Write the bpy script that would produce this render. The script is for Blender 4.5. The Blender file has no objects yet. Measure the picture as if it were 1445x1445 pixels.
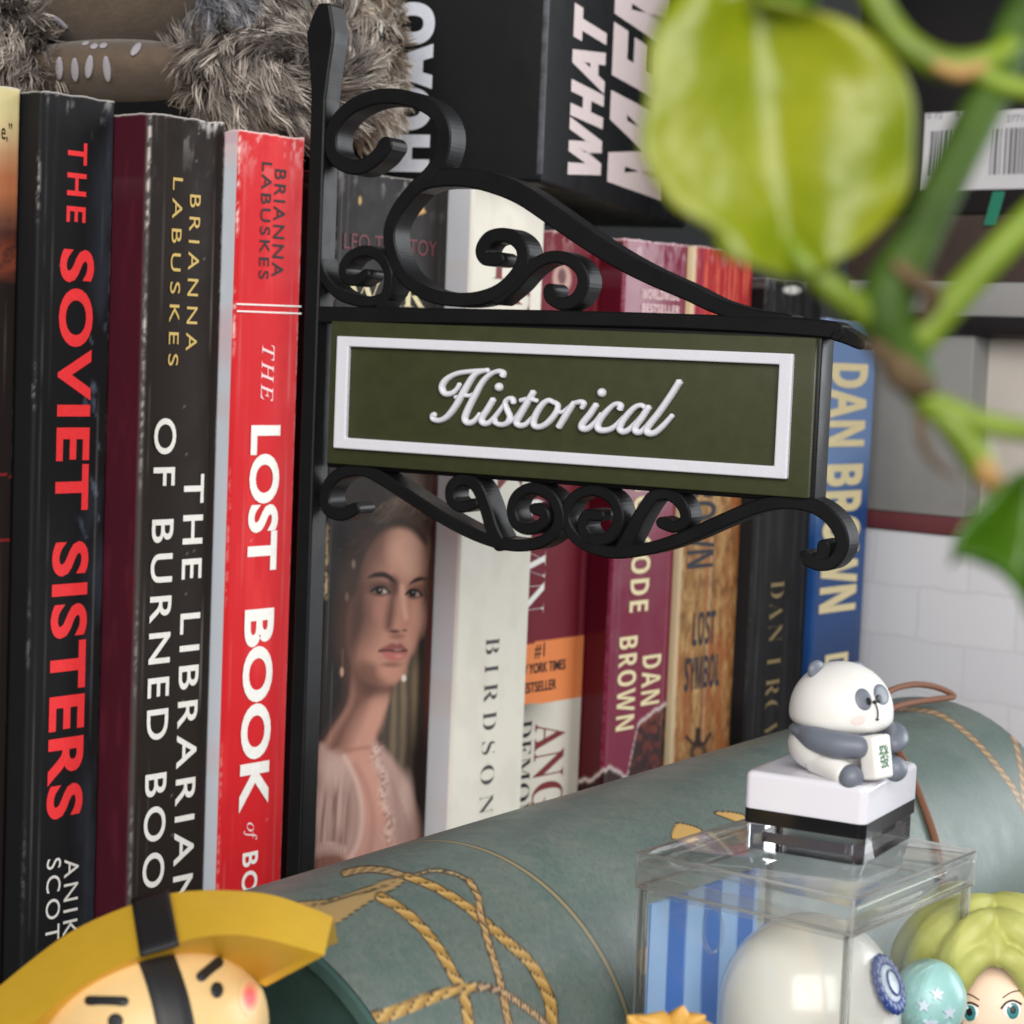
import bpy, bmesh, math, random
import numpy as np
from mathutils import Vector, Matrix

# ------------------------------------------------------------------ camera, world, lamps, exposure  (1 unit = 1 cm)
SC = bpy.context.scene
SC.unit_settings.system = 'METRIC'
SC.unit_settings.scale_length = 0.01
COL = SC.collection
R = math.radians
FPX, PITCH, ROLL, CAMZ = 2900.0, R(4.53), R(2.33), 15.4
cp, sp = math.cos(PITCH), math.sin(PITCH)
cF = np.array([0.0, cp, -sp]); r0 = np.array([1.0, 0, 0]); u0 = np.array([0.0, sp, cp])
cR = r0 * math.cos(ROLL) + u0 * math.sin(ROLL)
cU = -r0 * math.sin(ROLL) + u0 * math.cos(ROLL)
CP = np.array([0.0, 0.0, CAMZ])
cam = bpy.data.cameras.new('camera')
camo = bpy.data.objects.new('camera', cam); COL.objects.link(camo)
camo.matrix_world = Matrix(((cR[0], cU[0], -cF[0], CP[0]), (cR[1], cU[1], -cF[1], CP[1]), (cR[2], cU[2], -cF[2], CP[2]), (0, 0, 0, 1)))
cam.sensor_width = 36.0; cam.lens = 36.0 * FPX / 1445.0
cam.clip_start = 1.0; cam.clip_end = 2000.0
cam.dof.use_dof = True; cam.dof.focus_distance = 37.5; cam.dof.aperture_fstop = 0.43; cam.dof.aperture_blades = 0
SC.camera = camo

world = bpy.data.worlds.new('World'); SC.world = world; world.use_nodes = True
world.node_tree.nodes['Background'].inputs[0].default_value = (0.80, 0.88, 1.0, 1)
world.node_tree.nodes['Background'].inputs[1].default_value = 0.11
vs = SC.view_settings
vs.view_transform = 'Standard'; vs.look = 'None'; vs.exposure = 0.0; vs.gamma = 1.0; vs.use_curve_mapping = False


def area(name, loc, target, sx, sy, power, color):
    l = bpy.data.lights.new(name, 'AREA'); l.shape = 'RECTANGLE'; l.size = sx; l.size_y = sy; l.energy = power; l.color = color
    o = bpy.data.objects.new(name, l); COL.objects.link(o); o.location = loc
    o.rotation_euler = (Vector(target) - Vector(loc)).to_track_quat('-Z', 'Y').to_euler()
    return o


area('window_light', (190, 95, 62), (10, 45, 12), 130, 140, 430000, (0.93, 0.97, 1.0))
area('room_fill', (5, -115, 75), (0, 45, 6), 150, 110, 400000, (1.0, 0.97, 0.93))  # added soft frontal fill, stands in for light bounced by the room

# ------------------------------------------------------------------ helpers
def ray(px, py):
    return cF + ((px - 722.5) / FPX) * cR - ((py - 722.5) / FPX) * cU
def at(px, py, d):
    return CP + ray(px, py) * d
def at_z(px, py, z):
    r = ray(px, py); return CP + r * ((z - CAMZ) / r[2])
def on_plane(px, py, p0, n):
    r = ray(px, py); return CP + r * (np.dot(np.asarray(p0) - CP, n) / np.dot(r, n))
def project(P):
    P = np.asarray(P, float) - CP; d = P @ cF
    return np.stack([722.5 + FPX * (P @ cR) / d, 722.5 - FPX * (P @ cU) / d], -1)
def s2l(c):
    c = np.asarray(c, float)
    if c.max() > 1.001: c = c / 255.0
    return np.where(c <= 0.04045, c / 12.92, ((c + 0.055) / 1.055) ** 2.4)
def rgb(*c):
    return tuple(float(v) for v in s2l(np.array(c) / 255.0))
def nrm(v):
    v = np.asarray(v, float); return v / max(np.linalg.norm(v), 1e-12)
def smooth(pts, n=6, closed=False):
    p = np.asarray(pts, float); out = []
    m = len(p)
    rng = range(m if closed else m - 1)
    for i in rng:
        if closed: a, b, c, d = p[(i - 1) % m], p[i], p[(i + 1) % m], p[(i + 2) % m]
        else: a, b, c, d = p[max(i - 1, 0)], p[i], p[i + 1], p[min(i + 2, m - 1)]
        for k in range(n):
            t = k / n
            out.append(0.5 * ((2 * b) + (c - a) * t + (2 * a - 5 * b + 4 * c - d) * t * t + (3 * b - a - 3 * c + d) * t ** 3))
    if not closed: out.append(p[-1])
    return np.array(out)
def vnoise(X, Y, seed=0, oct=3):
    """smooth 2-D value noise in 0..1"""
    rs = np.random.RandomState(seed); T = rs.rand(64, 64); out = np.zeros_like(X, dtype=float); amp = 1.0; tot = 0
    X = np.asarray(X, float); Y = np.asarray(Y, float)
    for _ in range(oct):
        xi = np.floor(X).astype(int); yi = np.floor(Y).astype(int); fx = X - xi; fy = Y - yi
        fx = fx * fx * (3 - 2 * fx); fy = fy * fy * (3 - 2 * fy)
        g = lambda a, b: T[(xi + a) % 64, (yi + b) % 64]
        out += amp * ((g(0, 0) * (1 - fx) + g(1, 0) * fx) * (1 - fy) + (g(0, 1) * (1 - fx) + g(1, 1) * fx) * fy)
        tot += amp; amp *= 0.5; X = X * 2.03 + 7.1; Y = Y * 2.03 + 3.7
    return out / tot


class MB:
    def __init__(s): s.v = []; s.f = []; s.c = []; s.sm = []
    def add(s, vs_, fs, cols=None, sm=True):
        o = len(s.v); s.v.extend([tuple(map(float, q)) for q in vs_]); s.f.extend([tuple(o + i for i in f) for f in fs]); s.sm.extend([sm] * len(fs))
        if cols is not None: s.c.extend([tuple(q) for q in cols])
        return s
    def box(s, o, ex, ey, ez, bev=0.0, seg=2):
        o, ex, ey, ez = [np.asarray(q, float) for q in (o, ex, ey, ez)]
        bm = bmesh.new(); L = [np.linalg.norm(q) for q in (ex, ey, ez)]
        bmesh.ops.create_cube(bm, size=1.0)
        for v in bm.verts: v.co = Vector(((v.co.x + .5) * L[0], (v.co.y + .5) * L[1], (v.co.z + .5) * L[2]))
        if bev > 0: bmesh.ops.bevel(bm, geom=bm.edges[:], offset=bev, segments=seg, profile=0.5, affect='EDGES')
        A = np.stack([ex / L[0], ey / L[1], ez / L[2]], 0); bm.verts.index_update()
        s.add([o + np.array(v.co) @ A for v in bm.verts], [[v.index for v in f.verts] for f in bm.faces], sm=bev > 0); bm.free(); return s
    def ell(s, c, rad, ax=None, nu=24, nv=16, fn=None):
        ax = np.eye(3) if ax is None else np.asarray(ax, float); V = []; F = []
        for j in range(1, nv):
            th = math.pi * j / nv
            for i in range(nu):
                ph = 2 * math.pi * i / nu
                V.append([math.sin(th) * math.cos(ph), math.sin(th) * math.sin(ph), math.cos(th)])
        V += [[0, 0, 1], [0, 0, -1]]; t, b = len(V) - 2, len(V) - 1
        for j in range(nv - 2):
            for i in range(nu): F.append((j * nu + i, (j + 1) * nu + i, (j + 1) * nu + (i + 1) % nu, j * nu + (i + 1) % nu))
        for i in range(nu):
            F.append((t, i, (i + 1) % nu)); F.append((b, (nv - 2) * nu + (i + 1) % nu, (nv - 2) * nu + i))
        V = np.array(V)
        if fn is not None: V = fn(V)
        s.add(np.asarray(c) + (V * np.asarray(rad)) @ ax, F); return s
    def tube(s, pts, rad, n=10, caps=True, closed=False, flat=None):
        p = np.asarray(pts, float); m = len(p); rad = np.broadcast_to(np.asarray(rad, float), (m,))
        T = np.gradient(p, axis=0)
        if closed: T = np.roll(p, -1, 0) - np.roll(p, 1, 0)
        T /= np.linalg.norm(T, axis=1)[:, None] + 1e-12
        a = np.array([0, 0, 1.0]); a = a if abs(T[0] @ a) < .9 else np.array([1.0, 0, 0])
        V = []; F = []; N = nrm(a - T[0] * (a @ T[0]))
        for i in range(m):
            N = nrm(N - T[i] * (N @ T[i])); B = np.cross(T[i], N)
            for k in range(n):
                q = 2 * math.pi * k / n; off = N * math.cos(q) + B * math.sin(q)
                if flat is not None: off = off + flat[0] * (off @ flat[0]) * (flat[1] - 1)
                V.append(p[i] + off * rad[i])
        for i in range(m if closed else m - 1):
            j = (i + 1) % m
            for k in range(n): F.append((i * n + k, i * n + (k + 1) % n, j * n + (k + 1) % n, j * n + k))
        if caps and not closed:
            for e, i in ((0, 0), (1, m - 1)):
                sg = -1 if e == 0 else 1
                V.append(p[i] + T[i] * rad[i] * 0.6 * sg); ci = len(V) - 1
                for k in range(n): F.append((i * n + (k + 1) % n, i * n + k, ci) if e == 0 else (i * n + k, i * n + (k + 1) % n, ci))
        s.add(V, F); return s
    def prism(s, poly, back, bev=0):
        """poly: 3-D outline points (planar), extruded by vector back"""
        p = np.asarray(poly, float); n = len(p); b = np.asarray(back, float)
        F = [tuple(range(n)), tuple(range(2 * n - 1, n - 1, -1))]
        for i in range(n): j = (i + 1) % n; F.append((i, n + i, n + j, j))
        s.add(np.vstack([p, p + b]), F, sm=False); return s
    def ribbon(s, c2, hw, O, ex, ez, back, cap=True):
        """plane curve c2 (n,2) with half width hw extruded along back: a flat bar bent on edge"""
        c2 = np.asarray(c2, float); m = len(c2); hw = np.broadcast_to(np.asarray(hw, float), (m,))
        T = np.gradient(c2, axis=0); T /= np.linalg.norm(T, axis=1)[:, None] + 1e-12; N = np.stack([-T[:, 1], T[:, 0]], 1)
        A = c2 + N * hw[:, None]; Bq = c2 - N * hw[:, None]
        if cap:
            a0, a1 = [], []
            for k in range(1, 6):
                q = math.pi * k / 6
                a1.append(c2[-1] + (N[-1] * math.cos(q) + T[-1] * math.sin(q)) * hw[-1])
                a0.append(c2[0] + (-N[0] * math.cos(q) - T[0] * math.sin(q)) * hw[0])
        L = lambda q: np.asarray(O) + np.outer(q[:, 0], ex) + np.outer(q[:, 1], ez)
        ch = 0.035  # small chamfer so that edges catch light
        back = np.asarray(back, float); bn = nrm(back)
        rows = []
        inA = c2 + N * (hw - ch)[:, None]; inB = c2 - N * (hw - ch)[:, None]
        rows = [L(inA), L(A) + bn * ch, L(A) + back, L(Bq) + back, L(Bq) + bn * ch, L(inB)]
        V = np.concatenate(rows); F = []
        for r in range(6):
            r2 = (r + 1) % 6
            for i in range(m - 1): F.append((r * m + i, r * m + i + 1, r2 * m + i + 1, r2 * m + i))
        F.append(tuple(r * m for r in range(6))); F.append(tuple(r * m + m - 1 for r in range(5, -1, -1)))
        s.add(V, F, sm=False)
        if cap:
            for e in (0, m - 1):
                cc = c2[e]; k = 14; ang = np.linspace(0, 2 * math.pi, k, endpoint=False); rr = hw[e] * 0.995
                circ = lambda r_: np.stack([cc[0] + r_ * np.cos(ang), cc[1] + r_ * np.sin(ang)], 1)
                V = np.concatenate([L(circ(rr - ch)) + bn * .002, L(circ(rr)) + bn * (ch + .002), L(circ(rr)) + back * .998])
                F = [tuple(range(k)), tuple(range(3 * k - 1, 2 * k - 1, -1))]
                for r in range(2):
                    for i in range(k): F.append((r * k + i, r * k + (i + 1) % k, (r + 1) * k + (i + 1) % k, (r + 1) * k + i))
                s.add(V, F, sm=False)
        return s
    def build(s, name, mat, parent=None, recalc=True, sharp=None, label=None):
        me = bpy.data.meshes.new(name); base = root_loc(parent) if parent is not None else np.zeros(3)
        me.from_pydata([tuple(np.array(q) - base) for q in s.v], [], s.f)
        me.polygons.foreach_set('use_smooth', s.sm)
        if s.c:
            ca = me.color_attributes.new('Col', 'FLOAT_COLOR', 'POINT'); a = np.ones((len(s.v), 4), np.float32); a[:, :3] = np.array(s.c)[:, :3]
            ca.data.foreach_set('color', a.ravel())
        if recalc:
            bm = bmesh.new(); bm.from_mesh(me); bmesh.ops.recalc_face_normals(bm, faces=bm.faces[:]); bm.to_mesh(me); bm.free()
        if sharp: me.set_sharp_from_angle(angle=R(sharp))
        me.materials.append(mat); me.update()
        o = bpy.data.objects.new(name, me); COL.objects.link(o)
        if parent is not None: o.parent = parent
        if label: o['label'] = label
        return o


ROOTS = {}
def root_loc(o):
    while o.parent is not None: o = o.parent
    return ROOTS.get(o.name, np.zeros(3))
def thing(name, label, cat, loc, group=None):
    o = bpy.data.objects.new(name, None); COL.objects.link(o); o.location = tuple(loc); o.empty_display_size = 0.5
    ROOTS[o.name] = np.array(loc, float); o['label'] = label; o['category'] = cat
    if group: o['group'] = group
    return o
def tag(o, label, cat, group=None):
    o['label'] = label; o['category'] = cat
    if group: o['group'] = group
    return o


def mat(name, color, rough=0.5, spec=0.5, coat=0.0, bump=0.0, bscale=20.0, var=0.0, vscale=3.0, attr=False, trans=0.0, ior=1.45, sss=0.0, metal=0.0, rvar=0.0, layer=0.0, alpha=1.0, sheen=0.0):
    m = bpy.data.materials.new(name); m.use_nodes = True; nt = m.node_tree; b = nt.nodes['Principled BSDF']
    I = b.inputs
    I['Roughness'].default_value = rough; I['Specular IOR Level'].default_value = spec; I['Coat Weight'].default_value = coat; I['Coat Roughness'].default_value = 0.15
    I['Metallic'].default_value = metal; I['Transmission Weight'].default_value = trans; I['IOR'].default_value = ior; I['Sheen Weight'].default_value = sheen
    if sss: I['Subsurface Weight'].default_value = sss; I['Subsurface Radius'].default_value = (0.3, 0.2, 0.12); I['Subsurface Scale'].default_value = 0.5
    tc = nt.nodes.new('ShaderNodeTexCoord'); src = None
    if attr:
        a = nt.nodes.new('ShaderNodeAttribute'); a.attribute_name = 'Col'; src = a.outputs['Color']
    else:
        c = nt.nodes.new('ShaderNodeRGB'); c.outputs[0].default_value = (*color, 1); src = c.outputs[0]
    if var:
        n = nt.nodes.new('ShaderNodeTexNoise'); n.inputs['Scale'].default_value = vscale; n.inputs['Detail'].default_value = 5; nt.links.new(tc.outputs['Object'], n.inputs['Vector'])
        mr = nt.nodes.new('ShaderNodeMapRange'); mr.inputs['From Min'].default_value = .3; mr.inputs['From Max'].default_value = .7; mr.inputs['To Min'].default_value = 1 - var; mr.inputs['To Max'].default_value = 1 + var
        nt.links.new(n.outputs['Fac'], mr.inputs['Value'])
        mx = nt.nodes.new('ShaderNodeVectorMath'); mx.operation = 'SCALE'; nt.links.new(src, mx.inputs[0]); nt.links.new(mr.outputs[0], mx.inputs['Scale']); src = mx.outputs[0]
    nt.links.new(src, I['Base Color'])
    if rvar:
        n = nt.nodes.new('ShaderNodeTexNoise'); n.inputs['Scale'].default_value = 1.3; n.inputs['Detail'].default_value = 6; nt.links.new(tc.outputs['Object'], n.inputs['Vector'])
        mr = nt.nodes.new('ShaderNodeMapRange'); mr.inputs['From Min'].default_value = .3; mr.inputs['From Max'].default_value = .7; mr.inputs['To Min'].default_value = max(rough - rvar, .02); mr.inputs['To Max'].default_value = rough + rvar
        nt.links.new(n.outputs['Fac'], mr.inputs['Value']); nt.links.new(mr.outputs[0], I['Roughness'])
    h = None
    if bump:
        n = nt.nodes.new('ShaderNodeTexNoise'); n.inputs['Scale'].default_value = bscale; n.inputs['Detail'].default_value = 6; nt.links.new(tc.outputs['Object'], n.inputs['Vector'])
        bp = nt.nodes.new('ShaderNodeBump'); bp.inputs['Strength'].default_value = bump; bp.inputs['Distance'].default_value = 0.05
        nt.links.new(n.outputs['Fac'], bp.inputs['Height']); nt.links.new(bp.outputs[0], I['Normal']); h = bp
    if layer:  # print layers of extruded plastic
        w = nt.nodes.new('ShaderNodeTexWave'); w.bands_direction = 'Z'; w.inputs['Scale'].default_value = 4.5; w.inputs['Distortion'].default_value = 0.6; w.inputs['Detail Scale'].default_value = 3; nt.links.new(tc.outputs['Object'], w.inputs['Vector'])
        bp = nt.nodes.new('ShaderNodeBump'); bp.inputs['Strength'].default_value = layer; bp.inputs['Distance'].default_value = 0.02
        nt.links.new(w.outputs['Fac'], bp.inputs['Height'])
        if h: nt.links.new(h.outputs[0], bp.inputs['Normal'])
        nt.links.new(bp.outputs[0], I['Normal'])
    if alpha < 1: I['Alpha'].default_value = alpha
    return m


# ------------------------------------------------------------------ lettering
DG = None
def math_map(s, A, a):
    return ''.join(chr(A + ord(c) - 65) if 'A' <= c <= 'Z' else chr(a + ord(c) - 97) if 'a' <= c <= 'z' else c for c in s)
def style(s, st):
    if st == 'serif': return math_map(s, 0x1D400, 0x1D41A)
    if st == 'italic': return math_map(s, 0x1D434, 0x1D44E)
    if st == 'bold': return math_map(s, 0x1D5D4, 0x1D5EE)
    return s
def glyphs(text, st='sans', off=0.0, space=1.0):
    c = bpy.data.curves.new('lettering', 'FONT'); c.body = style(text, st); c.size = 1.0; c.offset = off; c.space_character = space; c.resolution_u = 5
    o = bpy.data.objects.new('lettering', c); COL.objects.link(o)
    dg = bpy.context.evaluated_depsgraph_get(); me = bpy.data.meshes.new_from_object(o.evaluated_get(dg))
    V = np.array([v.co[:2] for v in me.vertices]); F = [tuple(p.vertices) for p in me.polygons]
    bpy.data.objects.remove(o); bpy.data.curves.remove(c); bpy.data.meshes.remove(me)
    V -= V.min(0); return V, F
def letter(mb, text, O, ex, ey, w, h, n, st='sans', off=0.0, space=1.0, lift=0.012, warp=None):
    """fit the text box into w x h: origin O, reading along ex, letter tops towards ey"""
    V, F = glyphs(text, st, off, space); m = V.max(0); q = V / m * np.array([w, h])
    if warp is not None: q = warp(q)
    mb.add(np.asarray(O) + np.outer(q[:, 0], ex) + np.outer(q[:, 1], ey) + np.asarray(n) * lift, F, sm=False)


# ------------------------------------------------------------------ print painter (colours of printed covers, per vertex)
class Paint:
    def __init__(s, X, Y, base):
        s.X, s.Y = X, Y; s.C = np.tile(s2l(np.array(base) / 255.0), (X.size, 1)).reshape(X.shape + (3,))
    def mix(s, a, col):
        a = np.clip(a, 0, 1)[..., None]; s.C = s.C * (1 - a) + s2l(np.array(col) / 255.0) * a
    def ell(s, cx, cy, rx, ry, col, soft=0.3, alpha=1.0, rot=0.0):
        c, n = math.cos(R(rot)), math.sin(R(rot)); dx, dy = s.X - cx, s.Y - cy
        d = np.sqrt(((dx * c + dy * n) / rx) ** 2 + ((-dx * n + dy * c) / ry) ** 2)
        s.mix(alpha * np.clip((1 + soft / 2 - d) / max(soft, 1e-3), 0, 1), col)
    def dist(s, pts, closed):
        p = np.asarray(pts, float); D = np.full(s.X.shape, 1e9); inside = np.zeros(s.X.shape, bool); A = np.zeros(s.X.shape); O = np.zeros(s.X.shape); L = 0.0
        m = len(p)
        for i in range(m if closed else m - 1):
            a, b = p[i], p[(i + 1) % m]; ab = b - a; l = np.hypot(*ab)
            if l < 1e-9: continue
            t = np.clip(((s.X - a[0]) * ab[0] + (s.Y - a[1]) * ab[1]) / l ** 2, 0, 1)
            dx, dy = s.X - (a[0] + ab[0] * t), s.Y - (a[1] + ab[1] * t); d = np.hypot(dx, dy); k = d < D
            D = np.where(k, d, D); A = np.where(k, L + t * l, A); O = np.where(k, (dx * -ab[1] + dy * ab[0]) / l, O); L += l
            if closed:
                cr = ((a[1] > s.Y) != (b[1] > s.Y))
                with np.errstate(divide='ignore', invalid='ignore'): xi = (b[0] - a[0]) * (s.Y - a[1]) / (b[1] - a[1]) + a[0]
                inside ^= cr & (s.X < xi)
        return D, inside, A, O, L
    def poly(s, pts, col, soft=2.0, alpha=1.0, sm=True):
        p = smooth(pts, 5, True) if sm else pts
        D, ins, *_ = s.dist(p, True); sd = np.where(ins, D, -D); s.mix(alpha * np.clip(sd / soft + .5, 0, 1), col)
    def line(s, pts, w, col, soft=1.5, alpha=1.0, sm=True):
        p = smooth(pts, 6) if sm else np.asarray(pts, float)
        D = s.dist(p, False)[0]; s.mix(alpha * np.clip((w - D) / soft + .5, 0, 1), col)
    def rope(s, pts, w0, w1, col, dark, mask=None, period=24):
        p = smooth(pts, 8); D, _, A, O, L = s.dist(p, False); w = w0 + (w1 - w0) * A / L
        m = 1.0 if mask is None else mask
        s.mix(m * np.clip((w + 1.6 - D) / 1.2 + .5, 0, 1), dark)
        g = np.mod(A / period + O / (2.2 * w), 1.0); inn = np.clip((w - .6 - D) / 1.2 + .5, 0, 1)
        s.mix(m * inn, col); s.mix(m * inn * np.clip((g - .55) * 2.2, 0, 1) * .55, (120, 92, 48)); s.mix(m * inn * np.clip(1 - np.abs(g - .3) * 5, 0, 1) * .5, (236, 205, 140))
        s.mix(m * inn * (g < .10), dark)


# ------------------------------------------------------------------ row of books: frame u along the spines, m out of the shelf
TH = R(50); U = np.array([math.cos(TH), math.sin(TH), 0]); Mo = np.array([math.sin(TH), -math.cos(TH), 0]); Z = np.array([0, 0, 1.0])
RO = at(57, 130, 43); RO[2] = 0
def spine_sz(px, py, e):
    P = on_plane(px, py, RO + Mo * e, Mo); return float((P - RO) @ U), float(P[2])
def spine_pt(s_, z, e): return RO + U * s_ + Mo * e + Z * z
def solve_e(s_, px, py):
    """protrusion e for which the spine edge at s_ shows at that point"""
    lo, hi = -3.0, 4.0
    f = lambda e: spine_sz(px, py, e)[0] - s_
    for _ in range(50):
        mid = (lo + hi) / 2
        if (f(lo) > 0) == (f(mid) > 0): lo = mid
        else: hi = mid
    return (lo + hi) / 2
def z_at(s_, e, py):
    lo, hi = -6.0, 32.0
    for _ in range(40):
        mid = (lo + hi) / 2
        if project(spine_pt(s_, mid, e))[1] > py: lo = mid
        else: hi = mid
    return (lo + hi) / 2

M_COVER = mat('printed_cover', (1, 1, 1), rough=0.52, spec=0.13, attr=True, rvar=0.08, bump=0.04, bscale=9)
M_GLOSS = mat('laminated_cover', (1, 1, 1), rough=0.2, spec=0.4, attr=True, rvar=0.05, bump=0.02, bscale=5)
M_PAGES = mat('paper_pages', rgb(214, 203, 180), rough=0.9, var=0.15, vscale=14)
def ink(name, c, rough=.5): return mat(name, rgb(*c), rough=rough, spec=.22, var=0.05, vscale=9)
I_RED = ink('red_ink', (246, 62, 66)); I_WHITE = ink('white_ink', (232, 230, 224)); I_GOLD = ink('gold_ink', (208, 178, 104)); I_BLACK = ink('black_ink', (26, 22, 24))
I_DRED = ink('dark_red_ink', (118, 40, 44)); I_GREY = ink('grey_ink', (70, 70, 68)); I_CREAM = ink('cream_ink', (230, 216, 172)); I_DULL = ink('dull_gold_ink', (140, 122, 84)); I_PINK = ink('pink_white_ink', (236, 206, 206))
I_WINE = ink('wine_ink', (116, 58, 66)); I_NAVY = ink('dark_slate_ink', (44, 48, 60))


class Book:
    def __init__(b, label, e, sl, sr, top, paint, cover_rgb, wear=0.5, seed=1, D=13.0, gloss=False, step=0.05, left=1.6, wearcol=(205, 200, 195)):
        b.e, b.sl, b.sr, b.top = e, sl, sr, top; w = sr - sl; rs = np.random.RandomState(seed)
        b.root = thing('book', label, 'book', spine_pt((sl + sr) / 2, 0, e))
        rc = 0.09
        # plan path of the cover: left board -> rounded joint -> spine -> rounded joint -> right board
        path = []; arc = []
        for t in np.arange(left, rc, -step * 1.5): path.append((0, -t))
        for k in range(5): q = math.pi / 2 * k / 4; path.append((rc - rc * math.cos(q), -rc + rc * math.sin(q)))
        n = max(int((w - 2 * rc) / step), 4)
        for k in range(1, n): 
            x = rc + (w - 2 * rc) * k / n; path.append((x, 0.02 * math.sin(math.pi * k / n)))
        for k in range(5): q = math.pi / 2 * k / 4; path.append((w - rc + rc * math.sin(q), -rc + rc * math.cos(q)))
        for t in np.arange(rc + .1, 0.9, .15): path.append((w, -t))
        path = np.array(path); nz = int(min(top, top) / (step)); zs = np.linspace(0.0, top, nz)
        N = len(path); S2 = np.repeat(path[None, :, 0], nz, 0); E2 = np.repeat(path[None, :, 1], nz, 0); Zz = np.repeat(zs[:, None], N, 1).copy()
        jag = (vnoise(S2 * 3.1 + E2 * 2, S2 * 0 + seed * 3.3, seed, 4) - .5) * 0.10 * (wear + .2)
        f = np.clip((Zz - top + .5) / .5, 0, 1); Zz += jag * f
        P = spine_pt(sl, 0, e) + S2[..., None] * U + E2[..., None] * Mo + Zz[..., None] * Z
        # tiny crush dents near the head of the spine
        dent = (vnoise(S2 * 2.2, Zz * 2.2, seed + 5) - .5) * .05 * np.clip((Zz - top + 1.2) / 1.2, 0, 1)
        P = P + dent[..., None] * Mo
        px = project(P); pt = Paint(px[..., 0], px[..., 1], cover_rgb); pt.S, pt.E, pt.Zz, pt.w, pt.top = S2, E2, Zz, w, top
        pt.face = (E2 > -0.05)
        if paint: paint(pt)
        # wear: scuffed paper showing on the head edge and along the joints
        nz1 = vnoise(S2 * 5 + 3, Zz * 2.2, seed + 1, 4); nz2 = vnoise(S2 * 9, Zz * 7, seed + 2, 4)
        edge = np.exp(-np.abs(top - Zz + jag * 0) / 0.035); pt.mix(np.clip((edge * 1.5 + nz2 - 1.0) * 3, 0, 1) * min(1, wear * 1.6), wearcol)
        headw = np.exp(-np.abs(top - Zz) / .35) * np.clip((nz1 - .62) * 9, 0, 1); pt.mix(headw * wear, wearcol)
        for edge_s in (0.03, w - 0.03):
            k = np.exp(-((S2 - edge_s) / 0.022) ** 2) * (E2 > -.10) * np.clip((vnoise(Zz * .7 + seed, Zz * 0 + edge_s, seed + 7, 2) - .56 + .22 * (wear - .5) + .12 * np.clip((Zz - top + 7) / 7, 0, 1)) * 6, 0, 1) * np.clip((vnoise(S2 * 20, Zz * 9, seed + 12, 3) - .42) * 5, 0, 1)
            k = k * (.28 + .72 * np.clip((Zz - top + 8) / 4, 0, 1)); pt.mix(k * wear, wearcol)
        for cs_ in (.2, .42, w - .3): pt.mix(np.exp(-((S2 - cs_ - .015 * np.sin(Zz * .5 + seed)) / .016) ** 2) * (E2 > -.05) * np.clip((vnoise(Zz * .5 + cs_ * 9, Zz * 0, seed + 15, 3) - .42) * 3, 0, 1) * .16 * (wear + .4), (190, 186, 182))
        pt.mix((vnoise(S2 * 19, Zz * 19, seed + 9, 2) > .93) * .2 * wear, wearcol)
        mb = MB(); V = P.reshape(-1, 3); F = []
        idx = np.arange(nz * N).reshape(nz, N)
        q = np.stack([idx[:-1, :-1], idx[:-1, 1:], idx[1:, 1:], idx[1:, :-1]], -1).reshape(-1, 4)
        # the boards run on to the fore edge
        cols = pt.C.reshape(-1, 3)
        mb.add(V, [tuple(k) for k in q], cols)
        for sx, sgn in ((0.0, 1), (w, -1)):
            a = spine_pt(sl + sx, 0, e - (left - .03 if sx == 0 else .84)); d = spine_pt(sl + sx, 0, e - D); c0 = cols[idx[nz // 2, 0 if sx == 0 else N - 1]]
            for g in (0.0,):
                V4 = [a, d, d + Z * top, a + Z * top]; mb.add(V4, [(0, 1, 2, 3)], [c0] * 4, sm=False)
        b.cover = mb.build('cover', M_GLOSS if gloss else M_COVER, b.root, recalc=False)
        pg = MB(); pg.box(spine_pt(sl + .04, 0.03, e - .08), U * (w - .08), -Mo * (D - .25), Z * (top - .09)); pg.build('page_block', M_PAGES, b.root)
        b.marks = []
    def put(b, text, O, ex, ey, w, h, inkm, st, off, space):
        mb = MB(); letter(mb, text, O, ex, ey, w, h, Mo, st, off, space)
        b.marks.append(mb.build('lettering', inkm, b.root, recalc=False))
    def vtext(b, text, xl, xr, y0, y1, inkm, st='sans', off=0.0, space=1.0):
        """printed down the spine, letter tops to the right; box given by where it shows at its start and end"""
        s0, z0 = spine_sz(xl, y0, b.e); s1, _ = spine_sz(xr, y0, b.e); sm = (s0 + s1) / 2
        za = z_at(sm, b.e, y0); zb = z_at(sm, b.e, y1)
        b.put(text, spine_pt(s0, za, b.e + 0.02), -Z, U, za - zb, s1 - s0, inkm, st, off, space)
    def htext(b, text, xl, xr, ytop, ybot, inkm, st='sans', off=0.0, space=1.0):
        s0, _ = spine_sz(xl, ytop, b.e); s1, _ = spine_sz(xr, ytop, b.e)
        za = z_at(s0, b.e, ytop); zb = z_at(s0, b.e, ybot)
        b.put(text, spine_pt(s0, zb, b.e + 0.02), U, Z, s1 - s0, za - zb, inkm, st, off, space)
    def done(b): pass


def top_of(px, py, e): return spine_sz(px, py, e)[1]
LOG = []
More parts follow.
